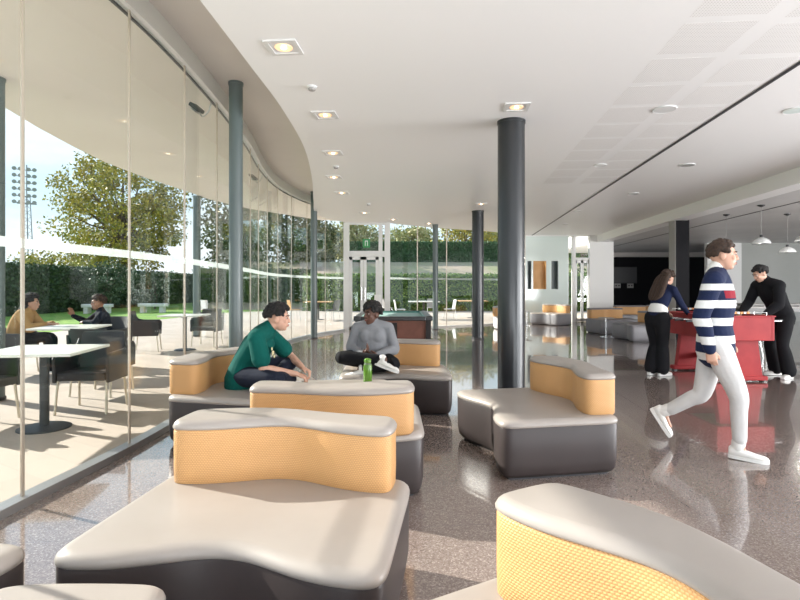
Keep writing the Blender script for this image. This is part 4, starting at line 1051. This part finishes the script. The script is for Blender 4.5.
# ---- man bending over the football table
J=dict(hip=[(-.095,0,.93),(.095,0,.93)],waist=(0,.05,1.08),chest=(0,.15,1.25),sh=[(-.20,.24,1.37),(.20,.22,1.37)],neck=(0,.27,1.45),head=(0,.37,1.545),
 face=(.12,.9,-.42),kn=[(-.13,.10,.50),(.12,.06,.50)],an=[(-.16,.02,.09),(.15,-.08,.09)],toe=[(-.35,1,0),(.25,1,0)],
 el=[(-.27,.32,1.10),(.26,.30,1.12)],wr=[(-.20,.47,.955),(.17,.53,.965)],hand=[((.1,.9,-.25),(0,-.3,-1),(1,0,0),50),((-.1,.9,-.25),(0,-.3,-1),(-1,0,0),50)],fwd=(0,1,0),k=1.0)
p=person('man with tied-back dark hair in a black sweater bending over the football table',(5.72,8.02,0),102,J,SK['light'],BLK,BLK,cov=.034,botinf=.024,drop=.07,hem=.10,legcut=.95,vox=.008,topname='black_sweater',botname='wide_trousers',topvox=.011)
hair_cap(p,J['head'],J['face'],(0,0,1),HB,thick=.014,blob=.015,n=260,front=.5,low=-.35,seed=6,fringe=.45,extra=lambda mb,P: mb.ell(P(0,-.125,.035),.036).ell(P(0,-.10,.035),.026))
for i in (0,1): do_shoe(p,J['an'][i],J['toe'][i],m=WHS)
# ---- woman outside in the tan hoodie
J=dict(hip=[(-.09,0,.10),(.09,0,.10)],waist=(0,.02,.25),chest=(0,.08,.40),sh=[(-.18,.12,.47),(.18,.12,.47)],neck=(0,.15,.54),head=(0,.21,.65),
 face=(-.05,1,-.05),kn=[(-.11,.44,.10),(.11,.46,.10)],an=[(-.10,.50,-.35),(.12,.56,-.35)],toe=[(0,1,0),(0,1,0)],
 el=[(-.24,.26,.26),(.24,.28,.27)],wr=[(-.12,.45,.315),(.06,.42,.315)],hand=[((.3,.8,0),(0,0,-1),(1,.3,0),25),((-.2,.9,0.1),(0,0,-1),(-1,.3,0),25)],fwd=(0,1,0),k=.98)
p=person('woman in a tan hoodie sitting outside at the cafe table, seen through the glass',(-5.98,8.33,.45),-79,J,SK['tan'],TAN,BLK,hairm=HBR,cov=.028,belly=.02,vox=.008,topname='hoodie',topvox=.011)
hair_cap(p,J['head'],J['face'],(0,0,1),HB,thick=.035,blob=.022,n=300,front=.45,low=-.8,seed=7,fringe=.6,extra=lambda mb,P:[mb.sweep([P(q*.05,-.05,.0),P(q*.08,-.10,-.10),P(q*.09,-.12,-.22),P(q*.07,-.13,-.30)],[.040,.048,.044,.02],n=10,sub=4) for q in (-1,0,1)])
MB().sweep([V(J['neck'])+V((-.09,-.05,-.01)),V(J['neck'])+V((0,-.10,-.03)),V(J['neck'])+V((.09,-.05,-.01))],[.035,.05,.035],side=(0,0,1),n=12).build('hood',TAN,p,smooth=True)
for i in (0,1): do_shoe(p,J['an'][i],J['toe'][i],m=BLK)
# ---- boy outside in the dark shirt
J=dict(hip=[(-.085,0,.10),(.085,0,.10)],waist=(0,.02,.25),chest=(0,.05,.39),sh=[(-.17,.07,.46),(.17,.07,.46)],neck=(0,.08,.525),head=(0,.12,.635),
 face=(-.15,1,.0),kn=[(-.12,.42,.10),(.12,.42,.10)],an=[(-.12,.46,-.36),(.12,.46,-.36)],toe=[(0,1,0),(0,1,0)],
 el=[(-.25,.20,.31),(.24,.26,.31)],wr=[(-.12,.32,.33),(.20,.46,.42)],hand=[((.8,.2,0),(0,0,-1),(0,1,.0),20),((.0,.3,1),(-1,.3,0),(0,.6,.6),15)],fwd=(0,1,0),k=.93)
DS=cloth('dark_navy_cotton',(.012,.016,.026))
p=person('boy with curly brown hair in a dark shirt gesturing at the outside table',(-4.95,8.98,.45),125,J,SK['mid'],DS,BLK,lip=LIPD,hairm=HBR,cov=.016,vox=.008,topvox=.011)
hair_cap(p,J['head'],J['face'],(0,0,1),HBR,thick=.024,blob=.017,n=300,front=.5,low=-.2,seed=8,fringe=.45)
for i in (0,1): do_shoe(p,J['an'][i],J['toe'][i],m=WHS)

# ================================================================== LIGHT, WORLD, CAMERA
S=V((0.92,-0.39,0)).normalized(); el=R(27)
d=V((S.x*math.cos(el),S.y*math.cos(el),-math.sin(el)))
sd=bpy.data.lights.new('sun','SUN'); sd.energy=6.6; sd.angle=R(0.6); sd.color=(1.0,0.945,0.87)
so=bpy.data.objects.new('sun',sd); C.objects.link(so); so.rotation_euler=d.to_track_quat('-Z','Y').to_euler(); so.location=(-20,10,15)
w=bpy.data.worlds.new('sky'); sc.world=w; w.use_nodes=True; t=w.node_tree; bg=t.nodes['Background']
class _M: node_tree=t
q=NT.__new__(NT); q.t=t; q.b=None
tc=q.n('ShaderNodeTexCoord'); sp=q.n('ShaderNodeSeparateXYZ'); q.l(tc.outputs['Generated'],sp.inputs[0])
grad=q.ramp(sp.outputs[2],[(0.0,(0.72,0.82,0.88)),(0.25,(0.46,0.66,0.85)),(0.7,(0.22,0.42,0.72))])
mp=q.n('ShaderNodeMapping'); mp.inputs['Scale'].default_value=(1,1,3.2); q.l(tc.outputs['Generated'],mp.inputs[0])
cl_=q.ramp(q.noise(2.6,7,mp.outputs[0],0.55),[(0.40,(0,0,0)),(0.62,(1,1,1))])
colr=q.mix(q.math('MULTIPLY',cl_,0.6),grad,(0.96,0.965,0.97))
q.l(colr,bg.inputs[0]); bg.inputs[1].default_value=1.0
# soft area lights added out of view, right and behind, to brighten the ceiling
def daylight(loc,rot,sx,sy,e,c=(0.93,0.97,1.0)):
    ld=bpy.data.lights.new('window_daylight','AREA'); ld.shape='RECTANGLE'; ld.size=sx; ld.size_y=sy; ld.energy=e; ld.color=c
    lo=bpy.data.objects.new('window_daylight',ld); C.objects.link(lo); lo.location=loc; lo.rotation_euler=rot; return lo
daylight((9.5,1.0,1.2),(R(90+32),0,R(90)),8,2.2,520,(0.94,0.97,1.0))
daylight((4,-3.1,0.5),(R(90+55),0,R(0)),14,1.6,420,(0.93,0.97,1.0))
daylight((15.5,5.0,1.2),(R(90+38),0,R(45)),7,2.4,700,(1.0,0.99,0.97))
for x,y,z in ((7.62,11.25,2.30),(9.15,12.6,2.20),(8.28,10.9,2.32)):  # added point lights under pendants that are off, to brighten the far end
    ld=bpy.data.lights.new('pendant_fill','POINT'); ld.energy=80; ld.shadow_soft_size=.05; ld.color=(1,.96,.9)
    lo=bpy.data.objects.new('pendant_fill',ld); C.objects.link(lo); lo.location=(x,y,z-.02)
# real ceiling lamps: soft spots below the recessed downlights
for k,(x,y,l) in enumerate(dl):
    ld=bpy.data.lights.new('downlight_lamp','SPOT'); ld.energy=10; ld.spot_size=R(110); ld.spot_blend=.6; ld.color=(1,.82,.62); ld.shadow_soft_size=.012
    lo=bpy.data.objects.new('downlight_lamp',ld); C.objects.link(lo); lo.location=(x,y,3.318)
cam=bpy.data.cameras.new('camera'); cam.lens=24; cam.sensor_width=36; cam.shift_y=-13/800; cam.clip_end=500
co=bpy.data.objects.new('camera',cam); C.objects.link(co); co.location=(0,0,1.35); co.rotation_euler=(R(90),0,0); sc.camera=co
sc.view_settings.view_transform='Standard'; sc.view_settings.look='None'; sc.view_settings.gamma=1; sc.view_settings.exposure=0.66
sc.view_settings.use_curve_mapping=False
cy=sc.cycles; cy.use_denoising=True; cy.max_bounces=10; cy.diffuse_bounces=5; cy.glossy_bounces=5; cy.transparent_max_bounces=24; cy.transmission_bounces=4
cy.sample_clamp_indirect=6; cy.caustics_reflective=False; cy.caustics_refractive=False
